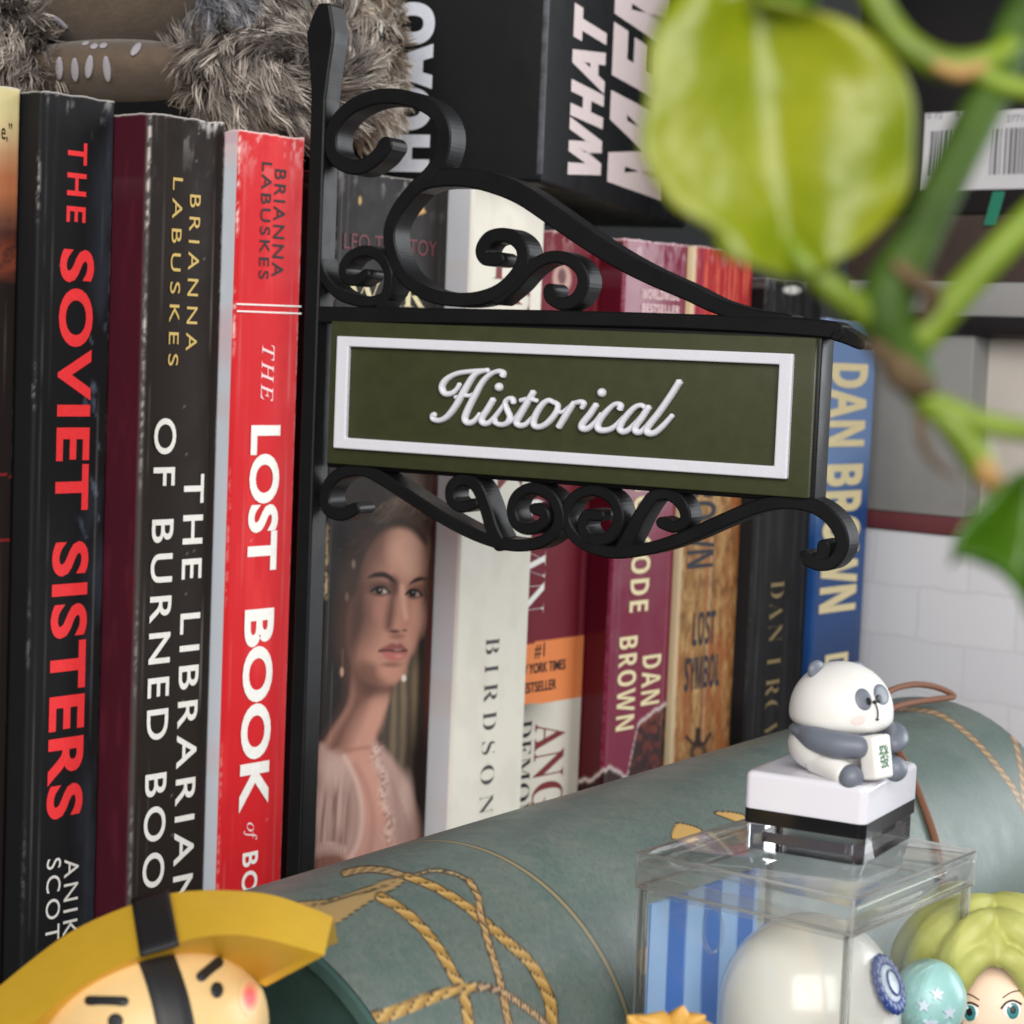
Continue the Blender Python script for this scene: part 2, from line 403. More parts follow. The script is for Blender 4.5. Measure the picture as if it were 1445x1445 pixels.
# --- leftmost book, only its last centimetre shows
def p_far(pt):
    pt.mix(np.ones_like(pt.X), (38, 31, 30))
    y = pt.Y; n = vnoise(pt.X / 14, y / 9, 4, 4)
    sky = np.clip((330 - y) / 60, 0, 1); pt.mix(sky, (176, 110, 74))
    pt.mix(np.clip((250 - y) / 70, 0, 1), (206, 172, 132)); pt.mix(np.clip((215 - y) / 60, 0, 1), (214, 200, 148))
    pt.mix(np.clip(1 - np.abs(y - 318) / 22, 0, 1) * n, (120, 72, 66)); pt.mix(np.clip((y - 325) / 25, 0, 1) * np.clip((400 - y) / 20, 0, 1), (120, 60, 44)); pt.mix(np.clip((n - .5) * 4, 0, 1) * (y > 300) * (y < 400), (70, 44, 38))
    for yy in (671, 762): pt.mix((np.abs(y - yy - (pt.X - 10) * .06) < 1.5) * .9, (150, 40, 46))
e0 = -0.55; s_r = spine_sz(27, 300, e0)[0]
bk = Book('book with a pale yellow sunset above black, cut by the picture edge', e0, s_r - 2.6, s_r, top_of(12, 123, e0), p_far, (38, 31, 30), .5, 11)
bk.htext('e,”', 1, 16, 172, 200, I_BLACK); bk.done(); LOG.append(('far', e0, s_r))
# --- black book with the big red title
def p_soviet(pt):
    pt.mix(np.ones_like(pt.X), (31, 31, 33)); n = vnoise(pt.S * 2 + 3, pt.Zz * .6, 21, 4)
    pt.mix(np.clip((n - .45) * 2, 0, .5) * np.clip((pt.S - 1.2) / .6, 0, 1), (62, 68, 80))
    sc = vnoise(pt.S * 6 + pt.Zz * 2.5, pt.Zz * 1.2 - pt.S * 2, 8, 3); pt.mix(np.clip((sc - .66) * 5, 0, .5) * np.clip((pt.S - 1.1) / .4, 0, 1) * (pt.Y > 450) * (pt.Y < 760), (104, 118, 138))
e1 = 0.0; sl = spine_sz(57, 130, e1)[0]; sl = max(sl, s_r + .02); sr = spine_sz(160, 300, e1)[0]
bk = Book('black book with a big red title and white author letters', e1, sl, sr, top_of(105, 134, e1), p_soviet, (22, 23, 26), .5, 3)
bk.vtext('THE', 95, 122, 201, 314, I_RED, space=1.35, off=.018); bk.vtext('SOVIET', 84, 132, 352, 720, I_RED, space=1.12, off=.03); bk.vtext('SISTERS', 73, 124, 764, 1154, I_RED, space=1.1, off=.03)
bk.vtext('ANIKA', 90, 110, 1211, 1352, I_WHITE, space=1.3); bk.vtext('SCOTT', 65, 85, 1211, 1356, I_WHITE, space=1.3); bk.done(); LOG.append(('soviet', e1, sl, sr, bk.top))
# --- dark brown book with gold author and white title, maroon boards
def p_lib(pt):
    pt.mix(np.ones_like(pt.X), (41, 34, 31)); pt.mix((pt.E < -.07) & (pt.S < .5), (70, 24, 36))
    pt.mix(np.exp(-((pt.S - .02) / .05) ** 2) * (pt.E > -.12) * .5, (96, 90, 88))
    pt.mix(((pt.E < -.07) & (pt.S < .5)) * np.clip((vnoise(pt.E * 4, pt.Zz * .9, 31, 3) - .5) * 2, 0, .5), (92, 34, 46))
sl = sr + .02; e2 = solve_e(sl, 208, 300); sr = spine_sz(316, 300, e2)[0]
bk = Book('dark brown book with gold author letters, a white title and maroon boards', e2, sl, sr, top_of(262, 166, e2), p_lib, (70, 24, 36), .95, 5)
bk.vtext('BRIANNA', 267, 282, 275, 495, I_GOLD, space=1.5); bk.vtext('LABUSKES', 243, 257, 251, 516, I_GOLD, space=1.5)
bk.vtext('THE LIBRARIAN', 259, 287, 669, 1278, I_WHITE, space=1.35, off=.012); bk.vtext('OF BURNED BOOKS', 217, 248, 590, 1348, I_WHITE, space=1.35, off=.012); bk.done(); LOG.append(('lib', e2, sl, sr, bk.top))
# --- red book
def p_red(pt):
    pt.mix(np.ones_like(pt.X), (198, 34, 40)); pt.mix((pt.E < -.07) & (pt.S < .5), (196, 202, 210))
    pt.mix(np.clip((vnoise(pt.S * 3, pt.Zz * .35, 41, 3) - .5) * 2, 0, .35), (222, 66, 66))
sl = sr + .02; e3 = solve_e(sl, 335, 300); sr = spine_sz(428, 300, e3)[0]
bk = Book('bright red book with black author letters and a white title', e3, sl, sr, top_of(385, 189, e3), p_red, (200, 204, 212), .9, 8, wearcol=(236, 214, 210))
bk.vtext('BRIANNA', 387, 403, 239, 391, I_BLACK, space=1.25, off=.01); bk.vtext('LABUSKES', 369, 383, 229, 394, I_BLACK, space=1.25, off=.01)
for yy in (430, 440):
    s0_, z0_ = spine_sz(333, yy, e3); s1_, z1_ = spine_sz(424, yy + 3.5, e3); g = MB(); g.box(spine_pt(s0_, z0_, e3 + .024), U * (s1_ - s0_) + Z * (z1_ - z0_), Z * .035, Mo * .006); g.build('ruled_line', I_WHITE, bk.root)
bk.vtext('THE', 369, 386, 487, 566, I_PINK, 'italic', space=1.25); bk.vtext('LOST', 353, 395, 600, 805, I_WHITE, space=1.0, off=.035); bk.vtext('BOOK', 344, 386, 859, 1144, I_WHITE, space=1.0, off=.035)
bk.vtext('of', 343, 362, 1160, 1186, I_PINK, 'italic'); bk.vtext('BONN', 341, 363, 1202, 1330, I_WHITE, space=1.25, off=.02); bk.done(); LOG.append(('red', e3, sl, sr, bk.top))
RED_SR, RED_E = sr, e3
# --- thick dark book with a printed portrait of a young woman
def p_war(pt):
    P = pt; X, Y = P.X, P.Y; P.mix(np.ones_like(X), (50, 47, 47))
    k = np.clip((Y - 640) / 60, 0, 1)
    n6 = vnoise(X / 26, Y / 40, 75, 3)
    P.mix(k, (66, 58, 54)); P.mix(k * np.clip((Y - 690) / 60, 0, 1) * np.clip((530 - X) / 40, 0, 1), (50, 46, 44)); P.mix(k * np.clip((X - 556) / 30, 0, 1) * np.clip((742 - Y) / 50, 0, 1), (128, 108, 92))
    P.mix(k * np.clip((X - 602 + (Y - 800) * .03) / 6, 0, 1), (104, 58, 54))                                   # dark red curtain at the edge
    st = .5 + .5 * np.sin((X + Y * .03) * .42 + 2 * n6)
    P.mix(k * np.clip((X - 535) / 25, 0, 1) * np.clip((598 - X - (Y - 900) * .03) / 8, 0, 1) * np.clip((Y - 900) / 50, 0, 1) * (.35 + .65 * st), (138, 122, 100))
    P.mix(np.clip((X - 560 + (Y - 1000) * .02) / 26, 0, 1) * np.clip((Y - 985) / 80, 0, 1) * .95, (48, 37, 35))
    gn = vnoise(X / 2.4, Y / 5, 76, 3); P.mix(np.exp(-((X - 461 + (Y - 770) * .02) / 2.6) ** 2) * np.clip((Y - 735) / 10, 0, 1) * np.clip((850 - Y) / 10, 0, 1) * np.clip((gn - .3) * 3, 0, 1), (190, 172, 136))
    # hair mass behind the face
    P.poly([(478, 905), (474, 850), (480, 800), (490, 765), (506, 738), (528, 716), (550, 702), (574, 698), (596, 708), (608, 728), (610, 752), (604, 780), (590, 800), (560, 830), (520, 870), (500, 915), (488, 930)], (62, 52, 46), 14)
    P.poly([(534, 722), (552, 706), (574, 702), (596, 712), (606, 730), (604, 750), (590, 742), (570, 736), (548, 738)], (98, 78, 66), 9, .9)
    P.ell(567, 708, 16, 7, (134, 112, 98), .9, .6); P.ell(598, 738, 8, 16, (112, 90, 78), .9, .7); P.ell(603, 762, 5, 20, (126, 102, 88), .9, .6)
    P.poly([(594, 790), (604, 780), (606, 830), (602, 880), (594, 900), (590, 860)], (112, 92, 78), 7, .7)
    # neck and chest
    P.poly([(498, 930), (520, 955), (548, 968), (548, 990), (538, 1018), (530, 1048), (552, 1085), (566, 1130), (575, 1180), (566, 1250), (470, 1250), (480, 1120), (450, 1075), (462, 1040), (490, 995), (496, 960)], (190, 146, 130), 7)
    P.poly([(494, 925), (520, 955), (548, 970), (536, 984), (516, 1000), (498, 1030), (484, 1060), (454, 1068), (466, 1034), (490, 990)], (112, 80, 70), 26, .9)
    P.ell(530, 1010, 12, 34, (196, 150, 132), .9, .7, 12); P.ell(520, 1120, 30, 60, (204, 158, 142), .9, .7); P.line([(476, 1062), (508, 1056), (532, 1054)], 2, (150, 108, 94), 6, .7)
    # face: one shape, lit from the right
    P.poly([(506, 812), (512, 786), (522, 764), (538, 748), (556, 741), (576, 744), (592, 756), (600, 774), (602, 800), (600, 822), (596, 846), (594, 876), (588, 902), (579, 928), (568, 954), (552, 968), (534, 968), (514, 958), (498, 938), (489, 910), (489, 872), (496, 840)], (186, 140, 122), 7)
    P.poly([(484, 905), (488, 850), (500, 806), (514, 772), (534, 748), (546, 752), (538, 785), (528, 810), (526, 840), (530, 870), (520, 900), (508, 920), (512, 945), (530, 970), (505, 958), (490, 935)], (96, 70, 61), 40, .95)
    P.ell(494, 880, 14, 60, (84, 62, 54), .9, .7, 8); P.ell(522, 950, 20, 14, (112, 80, 68), .9, .7, 30)
    P.ell(575, 776, 25, 30, (216, 170, 150), .9, .95); P.ell(583, 796, 16, 24, (218, 174, 154), .9, .7); P.ell(590, 868, 10, 28, (212, 164, 144), .9, .9); P.ell(541, 862, 13, 18, (176, 128, 112), .9, .85); P.ell(552, 948, 18, 11, (194, 144, 126), .9, .85); P.ell(580, 900, 9, 20, (204, 154, 136), .9, .8)
    # hairline falls softly over the brow
    P.poly([(494, 840), (500, 800), (512, 768), (530, 744), (552, 731), (574, 732), (594, 744), (602, 766), (594, 762), (578, 748), (558, 745), (540, 752), (524, 772), (512, 800), (504, 834)], (74, 60, 52), 9, .92)
    rs_ = np.random.RandomState(4)
    for i in range(46):
        a_ = rs_.uniform(0, 1); cx_, cy_ = 494 + 112 * a_ + rs_.normal() * 5, 830 - 118 * math.sin(math.pi * min(1, a_ * .62 + .1)) + rs_.normal() * 6
        c_ = [(92, 76, 66), (112, 94, 82), (58, 48, 43), (134, 114, 100)][rs_.randint(4)] if a_ > .35 else [(72, 62, 56), (88, 76, 68), (48, 41, 38)][rs_.randint(3)]
        q_ = rs_.uniform(3, 8); s_ = rs_.choice([-1, 1]); P.line([(cx_ - q_, cy_ + q_ * .6), (cx_ - q_ * .4, cy_ - q_ * .5 * s_), (cx_ + q_ * .5, cy_ - q_ * .3), (cx_ + q_ * .9, cy_ + q_ * .7 * s_)], .9, c_, 2.8, .6)
    P.ell(499, 796, 2.4, 6, (150, 136, 120), .8, .7); P.ell(489.5, 842, 2.2, 6, (140, 124, 112), .8, .6)
    # features
    P.ell(537, 829, 20, 10, (92, 66, 57), .9, .8); P.ell(587, 832, 13, 8, (142, 100, 86), .9, .75); P.ell(556, 826, 7, 13, (112, 79, 68), .9, .85)
    P.poly([(553, 822), (561, 826), (558, 850), (556, 872), (551, 890), (543, 884), (547, 856)], (108, 76, 65), 10, .9); P.line([(568, 828), (570, 850), (573, 872)], 3.6, (218, 172, 152), 7, .85); P.ell(567, 882, 8, 6.5, (192, 140, 122), .9, .9); P.ell(557, 891, 7, 2.6, (76, 48, 42), .8, .85); P.ell(571, 889.5, 3.6, 1.8, (112, 72, 62), .8, .8); P.ell(560, 898, 10, 4, (140, 98, 84), .9, .7)
    P.poly([(518, 816), (527, 809), (540, 807), (552, 812), (559, 823), (552, 820), (541, 815), (528, 815)], (44, 32, 28), 3.2, .97); P.poly([(577, 825), (583, 818), (592, 814), (603, 817), (595, 819), (586, 822)], (48, 34, 29), 2.8, .97)
    for ex_, ey_, r_, w_ in ((537, 834, 11, (158, 138, 128)), (584, 838, 9, (164, 140, 130))):
        P.ell(ex_ + 1.5, ey_, r_ - .5, 4.3, w_, .6); P.ell(ex_ - 2, ey_ - .4, 5.6, 5.4, (20, 15, 14), .5); P.ell(ex_ + 6, ey_ + .2, 3, 2.6, (204, 186, 176), .8, .85); P.ell(ex_ - 1, ey_ - 2, 1, 1, (196, 190, 186), .8)
        P.line([(ex_ - r_ - 2, ey_ + .5), (ex_ - 5, ey_ - 5), (ex_ + 4, ey_ - 5.4), (ex_ + r_ + 2, ey_ + 2)], 1.7, (28, 20, 18), 2); P.line([(ex_ - r_ + 1, ey_ + 4), (ex_, ey_ + 6.4), (ex_ + r_, ey_ + 4)], 1.1, (96, 66, 57), 3, .8)
    P.poly([(534, 918), (544, 912), (553, 907.5), (560, 909.5), (566, 908), (574, 918), (566, 920), (552, 919)], (150, 92, 86), 3); P.poly([(538, 919), (552, 919), (574, 918.5), (570, 928), (558, 933), (546, 930)], (184, 116, 108), 3.4)
    P.line([(535, 919), (547, 918), (560, 919), (574, 918)], 1.5, (80, 48, 45), 2); P.ell(561, 917.2, 6, 1.2, (188, 160, 152), .7, .6); P.ell(563, 926, 6, 2.6, (210, 148, 138), .9, .7); P.ell(552, 938, 13, 3.6, (136, 96, 82), .9, .75)
    P.mix(np.exp(-((Y - 972) / 9) ** 2) * np.clip((X - 505) / 10, 0, 1) * np.clip((560 - X) / 10, 0, 1) * .6, (98, 70, 60))
    # dress
    P.poly([(500, 1090), (524, 1150), (540, 1160), (562, 1120), (584, 1150), (590, 1200), (566, 1250), (470, 1250), (474, 1180)], (192, 150, 138), 26, .8)
    P.poly([(447, 1060), (466, 1060), (488, 1078), (504, 1115), (508, 1160), (498, 1200), (470, 1212), (438, 1210)], (172, 144, 134), 9)
    P.poly([(527, 1050), (540, 1056), (558, 1076), (577, 1108), (588, 1150), (588, 1186), (574, 1214), (556, 1186), (546, 1140), (534, 1098)], (184, 154, 144), 10)
    P.ell(474, 1088, 20, 24, (196, 170, 160), .9, .7); P.ell(574, 1128, 10, 34, (208, 180, 170), .9, .7)
    fn_ = vnoise(X / 4.2 + (Y - 1080) * .02, Y / 60, 83, 2); fm_ = np.clip((500 - X) / 14, 0, 1) * np.clip((Y - 1085) / 40, 0, 1) * np.clip((1200 - Y) / 14, 0, 1)
    P.mix(fm_ * np.clip((.5 - fn_) * 3, 0, .7), (126, 98, 92)); P.mix(fm_ * np.clip((fn_ - .55) * 3, 0, .5), (204, 180, 170))
    P.line([(486, 1068), (503, 1102), (511, 1145), (507, 1185), (494, 1212)], 3, (208, 182, 172), 6, .75); P.line([(502, 1080), (520, 1120), (526, 1170), (514, 1240)], 3, (156, 116, 104), 10, .5)
    rn_ = vnoise(X / 3.5, Y / 3.5, 84, 3); rm_ = np.exp(-((X - (531 + (Y - 1052) * .15 + 4 * np.sin(Y * .11))) / 7) ** 2) * np.clip((Y - 1046) / 8, 0, 1) * np.clip((1200 - Y) / 15, 0, 1)
    P.mix(rm_ * np.clip((rn_ - .35) * 2.4, 0, .8), (214, 188, 178)); P.mix(rm_ * np.clip((.46 - rn_) * 4, 0, .6), (132, 98, 90))
    for i in range(6): P.line([(550 + i * 4.5, 1090 + i * 12), (557 + i * 4.2, 1134 + i * 9), (562 + i * 3, 1190 + i * 3)], 1.0, (156, 124, 116), 6, .4)
    P.line([(446, 1199), (465, 1193), (484, 1199)], 5.5, (190, 162, 152), 5)
    for i in range(9): P.line([(446 + i * 4.6, 1192), (447 + i * 4.6, 1206)], .8, (136, 106, 98), 1.8, .6)
    P.poly([(444, 1212), (484, 1210), (490, 1250), (436, 1250)], (134, 96, 84), 7); P.mix(np.clip((462 - X) / 20, 0, 1) * np.clip((Y - 1050) / 40, 0, 1) * .3, (60, 46, 42))
    P.ell(482.5, 948, 2.6, 7, (178, 150, 132), .5); P.line([(484, 915), (483, 942)], .7, (120, 96, 86), 1.6); P.ell(570, 957, 3.4, 5, (226, 214, 202), .5)
    P.C = P.C * (1 - k)[..., None] + (P.C ** 1.16) * k[..., None]
    P.ell(508, 283, 2.2, 6, (200, 170, 110), .4); P.poly([(590, 304), (601, 300), (597, 291)], (214, 170, 110), 2, sm=False)
    P.mix((P.E < -.07) & (P.S < .5), (34, 33, 35))
sl = sr + .55; e4 = max(-.5, min(.3, solve_e(sl, 474, 300))); sl = spine_sz(474, 300, e4)[0]; sr = spine_sz(634, 300, e4)[0]
bk = Book('thick dark grey book with a young woman portrait on its spine', e4, sl, sr, top_of(530, 246, e4), p_war, (34, 33, 35), .45, 14, step=.034)
bk.htext('LEO TOLSTOY', 485, 616, 328, 351, I_WINE); bk.htext('WAR', 489, 600, 395, 428, I_CREAM, 'serif', off=-.01); bk.done(); LOG.append(('war', e4, sl, sr, bk.top))
WAR_E = e4
# --- cream book
def p_bird(pt):
    pt.mix(np.ones_like(pt.X), (222, 217, 204)); pt.mix((pt.E < -.07) & (pt.S < .5), (204, 209, 215))
    pt.mix(np.clip((vnoise(pt.S * 1.3, pt.Zz * .8, 51, 4) - .5) * 2, 0, .35), (204, 197, 184)); pt.mix(np.exp(-((pt.S - .02) / .03) ** 2) * (pt.E > -.1) * .7, (240, 238, 232))
sl = sr + .02; e5 = solve_e(sl, 667, 300); sr = spine_sz(770, 310, e5)[0]
bk = Book('cream book with a small dark grey serif title running down the spine', e5, sl, sr, top_of(715, 268, e5), p_bird, (206, 208, 212), .3, 17)
bk.vtext('BIRDSONG', 685, 704, 899, 1190, I_GREY, 'serif', off=-.016, space=1.5); bk.htext('T', 687, 721, 364, 392, I_DRED, 'serif', off=-.012); bk.vtext('FAULKS', 712, 748, 398, 745, I_DRED, 'serif', off=-.014, space=1.25); bk.done(); LOG.append(('bird', e5, sl, sr, bk.top))
BIRD = (e5, sl, sr, bk.top)
# --- maroon book with the orange bestseller band
def p_angel(pt):
    Xp, Y = pt.X, pt.Y; pt.mix(np.ones_like(Xp), (112, 30, 44)); lo = 996 - (Xp - 735) * .15; hi = 909 - (Xp - 740) * .16
    pt.mix(Y > lo, (214, 208, 194)); pt.mix(np.clip(1 - (Y - lo) / 45, 0, 1) * (Y > lo) * np.clip(1 - (Xp - 735) / 50, 0, 1), (110, 108, 104))
    pt.mix((Y > hi) & (Y <= lo), (228, 134, 78)); pt.mix(np.exp(-((pt.S - pt.w + .22) / .03) ** 2) * (Y < hi) * .35, (176, 90, 100))
    pt.ell(793, 393, 13, 20, (206, 170, 160), .3, .8); pt.ell(793, 390, 6, 12, (70, 30, 40), .5, .8)
sl = sr + .01; e6 = e5 - .55; sr = spine_sz(848, 400, e6)[0]
bk = Book('maroon book with an orange band and a dark red title on white', e6, sl, sr, top_of(810, 329, e6), p_angel, (110, 30, 44), .5, 23, wearcol=(214, 180, 176))
bk.vtext('DAN BROWN', 748, 784, 440, 866, I_WHITE, 'serif', off=-.018); bk.htext('#1', 754, 768, 908, 930, I_BLACK, 'bold'); bk.htext('NEW YORK TIMES', 722, 797, 940, 955, I_BLACK, off=.02); bk.htext('BESTSELLER', 733, 784, 965, 980, I_BLACK, off=.02)
bk.vtext('ANGELS', 754, 797, 1018, 1250, I_DRED, 'serif', off=-.006); bk.vtext('DEMONS', 731, 750, 1016, 1180, I_BLACK, 'serif', off=-.01); bk.vtext('&', 743, 758, 1132, 1146, I_DULL, 'serif'); bk.done(); LOG.append(('angel', e6, sl, sr, bk.top))
# --- purple red book
def p_code(pt):
    Xp, Y = pt.X, pt.Y; pt.mix(np.ones_like(Xp), (120, 24, 56)); pt.mix((pt.E < -.07) & (pt.S < .5), (80, 14, 28))
    edge = np.interp(Xp, [800, 815, 835, 850, 860, 875, 885, 900, 925, 948], [1106, 1100, 1098, 1084, 1082, 1088, 1094, 1020, 1000, 988]) + (vnoise(Xp / 5, Y * 0, 61, 3) - .5) * 8
    pt.mix(Y > edge, (48, 20, 20)); pt.mix((Y > edge) * np.clip((vnoise(Xp / 7, Y / 10, 62, 4) - .45) * 4, 0, 1) * (Xp > 890), (112, 46, 32)); pt.mix(np.exp(-((Y - edge - 2) / 2.6) ** 2), (214, 196, 190))
sl = sr + .01; e7 = solve_e(sl, 858, 900); sr = spine_sz(952, 790, e7)[0]
bk = Book('purple red laminated book with pale gold letters and a torn paper print at the foot', e7, sl, sr, top_of(925, 341, e7), p_code, (96, 18, 34), .6, 29, gloss=True, wearcol=(226, 190, 196))
bk.htext('WORLDWIDE', 905, 958, 407, 421, I_PINK, 'bold'); bk.htext('BESTSELLER', 905, 958, 428, 440, I_PINK, 'bold'); bk.vtext('THE DA VINCI CODE', 905, 932, 455, 863, I_CREAM, 'bold', space=1.1); bk.vtext('DAN', 906, 932, 924, 994, I_CREAM, 'bold', space=1.15); bk.vtext('BROWN', 873, 899, 898, 1030, I_CREAM, 'bold', space=1.15); bk.done(); LOG.append(('code', e7, sl, sr, bk.top))
# --- golden brown book with a red head
def p_symbol(pt):
    Xp, Y = pt.X, pt.Y; n = vnoise(pt.S * 5, pt.Zz * 1.1, 71, 5); n2 = vnoise(pt.S * 14, pt.Zz * 9, 72, 3)
    pt.mix(np.ones_like(Xp), (150, 108, 66)); pt.mix(np.clip((n - .4) * 3, 0, 1) * .7, (188, 152, 100)); pt.mix(np.clip((n2 - .55) * 4, 0, 1) * .5, (110, 70, 40)); pt.mix(np.clip((pt.S - pt.w * .55) / (pt.w * .5), 0, 1) * .5, (160, 92, 48))
    n3 = vnoise(pt.S * 7 + 2, pt.Zz * 3.2, 74, 4); pt.mix(np.clip((n3 - .55) * 6, 0, 1) * .55, (92, 60, 36)); pt.mix(np.clip((.42 - n3) * 5, 0, 1) * .45, (206, 176, 120)); pt.mix(np.clip((vnoise(pt.S * 3, pt.Zz * .6, 79, 3) - .55) * 5, 0, .6), (150, 78, 40)); pt.mix(np.exp(-((pt.S - pt.w * .5) / .05) ** 2) * .35 * n2 * 2, (224, 204, 170))
    k = np.clip((620 - Y) / 40, 0, 1); pt.mix(k, (168, 40, 44)); pt.mix(k * np.clip((vnoise(pt.S * 9, pt.Zz * .9, 73, 4) - .45) * 5, 0, 1), (206, 92, 72)); pt.mix(k * (pt.S < .45) * .7, (142, 30, 60))
    pt.mix((pt.E < -.05) & (pt.S < .5), (216, 196, 158))
    pt.mix(np.exp(-((pt.S - .04) / .05) ** 2) * (pt.E > -.1) * .8, (226, 208, 172))
    cx = 985; pt.line([(cx, 1030), (cx - 2, 1100)], 4, (52, 40, 34), 3); pt.ell(cx, 1062, 13, 14, (56, 44, 38), .4, .9); pt.ell(cx, 1062, 6, 7, (140, 100, 64), .5); pt.line([(cx - 16, 1040), (cx - 6, 1050), (cx, 1044), (cx + 8, 1050), (cx + 17, 1036)], 2.5, (52, 40, 34), 2); pt.ell(cx, 1095, 18, 12, (58, 44, 38), .5, .8)
sl = sr + .01; e8 = solve_e(sl, 960, 800); sr = spine_sz(1045, 760, e8)[0]
bk = Book('mottled golden brown book with a red head and narrow dark title letters', e8, sl, sr, top_of(1030, 352, e8), p_symbol, (216, 196, 158), .5, 37, gloss=False)
bk.vtext('DAN BROWN', 980, 1017, 560, 801, I_NAVY, 'bold', space=.95); bk.htext('LOST', 978, 1009, 864, 912, I_NAVY, 'bold'); bk.htext('SYMBOL', 967, 1015, 928, 976, I_NAVY, 'bold'); bk.done(); LOG.append(('symbol', e8, sl, sr, bk.top))
# --- black book, dull gold letters
def p_blk(pt):
    pt.mix(np.ones_like(pt.X), (30, 30, 32)); pt.ell(1118, 409, 12, 6, (214, 214, 210), .6); pt.mix((pt.E < -.07), (20, 20, 22)); pt.mix(np.clip((vnoise(pt.S * 4, pt.Zz * .3, 81, 3) - .5) * 2, 0, .3), (62, 62, 64))
sl = sr + .02; e9 = solve_e(sl, 1062, 800); sr = spine_sz(1143, 760, e9)[0]
bk = Book('black book with thin dull gold author letters between the brown and the blue book', e9, sl, sr, top_of(1105, 394, e9), p_blk, (22, 22, 24), .4, 43, wearcol=(150, 150, 150))
bk.vtext('DAN BROWN', 1087, 1106, 819, 1085, I_DULL, 'serif', off=-.018, space=1.2); bk.done(); LOG.append(('black', e9, sl, sr, bk.top))
# --- blue book
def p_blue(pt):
    Y = pt.Y + (pt.X - 1190) * .6; pt.mix(np.ones_like(pt.X), (34, 74, 132)); pt.mix(np.clip((735 - Y) / 90, 0, 1), (112, 142, 190)); pt.mix(np.clip((Y - 860) / 100, 0, 1), (26, 52, 96))  # paler upper spine is window sheen painted into the blue
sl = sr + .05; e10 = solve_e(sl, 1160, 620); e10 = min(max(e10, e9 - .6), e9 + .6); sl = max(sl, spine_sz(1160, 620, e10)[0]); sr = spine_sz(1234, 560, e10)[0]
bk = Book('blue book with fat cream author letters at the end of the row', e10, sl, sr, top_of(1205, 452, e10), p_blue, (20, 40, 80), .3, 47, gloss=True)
bk.vtext('DAN BROWN', 1172, 1225, 513, 863, I_CREAM, 'bold', space=1.04, off=.02); bk.vtext('DECEPTION', 1163, 1196, 922, 1200, I_CREAM, 'bold'); bk.done(); LOG.append(('blue', e10, sl, sr, bk.top))
BLUE = (e10, sl, sr)
for l in LOG: print('BOOK', [round(q, 2) if not isinstance(q, str) else q for q in l])

# ------------------------------------------------------------------ shelf board and back panel
M_SHELF = mat('dark_wood', rgb(58, 50, 44), rough=.6, var=.3, vscale=1.2, bump=.1, bscale=6)
M_BACK = mat('dark_back_panel', rgb(16, 16, 17), rough=.9, var=.2)
sh = MB(); sh.box(RO + U * -35 + Mo * 34 + Z * -2.0, U * 110, -Mo * 50, Z * 2.0, .1).build('shelf_board', M_SHELF)
tag(bpy.data.objects['shelf_board'], 'dark wooden shelf board carrying the books and toys', 'shelf')
bp = MB(); bp.box(RO + U * -35 + Mo * -16.5 + Z * .01, U * 110, -Mo * 1.0, Z * 60).build('back_panel', M_BACK)
bpy.data.objects['back_panel']['kind'] = 'structure'
#PART2
# ------------------------------------------------------------------ hanging shop-style sign: plane with right end nearer
YS = R(27.8); St = np.array([math.cos(YS), -math.sin(YS), 0]); Sb = np.array([math.sin(YS), math.cos(YS), 0])
SO = at(437, 650, 45.0); SO[2] = 0
def sg(px, py, dep=0.0):
    P = on_plane(px, py, SO + Sb * dep, Sb) - SO; return np.array([P @ St, P[2]])
def sgs(pts, dep=0.0): return np.array([sg(x, y, dep) for x, y in pts])
def S3(q, dep=0.0): return SO + St * q[0] + Z * q[1] + Sb * dep
M_SIGN = mat('black_printed_plastic', rgb(19, 19, 20), rough=.42, spec=.3, layer=.03, bump=.04, bscale=40, rvar=.06)
M_GREEN = mat('olive_green_plastic', rgb(58, 61, 37), rough=.55, spec=.3, layer=.025, bump=.05, bscale=26, var=.08, rvar=.12)
M_WHITE = mat('white_printed_plastic', rgb(218, 218, 226), rough=.5, spec=.3, bump=.12, bscale=14, var=.02)
sign = thing('bracket_sign', 'black scrolled bracket sign with a green panel reading Historical, standing between the books', 'sign', S3((0, 0)))
TK = 0.68
# post with spear finial
pl = [(432, 1330), (437, 190), (437, 120), (431, 45), (446, 5)]; pr = [(468, 5), (472, 45), (465, 110), (457, 140), (457, 178), (455, 360)]
zf = lambda x, y: sg(x, y)
x0 = (sg(421, 650)[0] + sg(437, 200)[0]) / 2; x1 = x0 + (sg(458, 200)[0] - sg(437, 200)[0])
tip = [sg(465, 4), sg(471, 44), sg(470, 60), sg(464, 100), sg(459, 140)]
ztop = sg(440, 195)[1]
outl = [(x0, 0.25), (x1, 0.25), (x1, sg(457, 178)[1])] + [tuple(q) for q in tip[::-1]] + [tuple(sg(449, 4)), tuple(sg(440, 22)), tuple(sg(432, 46)), tuple(sg(433, 62)), tuple(sg(436, 95)), (x0, sg(438, 135)[1])]
post = MB(); outl_s = np.array(outl)
post.prism([S3(q) for q in outl_s], Sb * (TK - .06)); po = post.build('post', M_SIGN, sign)
bv = po.modifiers.new('bevel', 'BEVEL'); bv.width = .05; bv.segments = 2; bv.limit_method = 'ANGLE'
foot = MB(); foot.box(S3((x0 - .4, 0.0), -.5), St * 1.6, Sb * 2.4, Z * .25, .06); foot.build('foot', M_SIGN, sign)
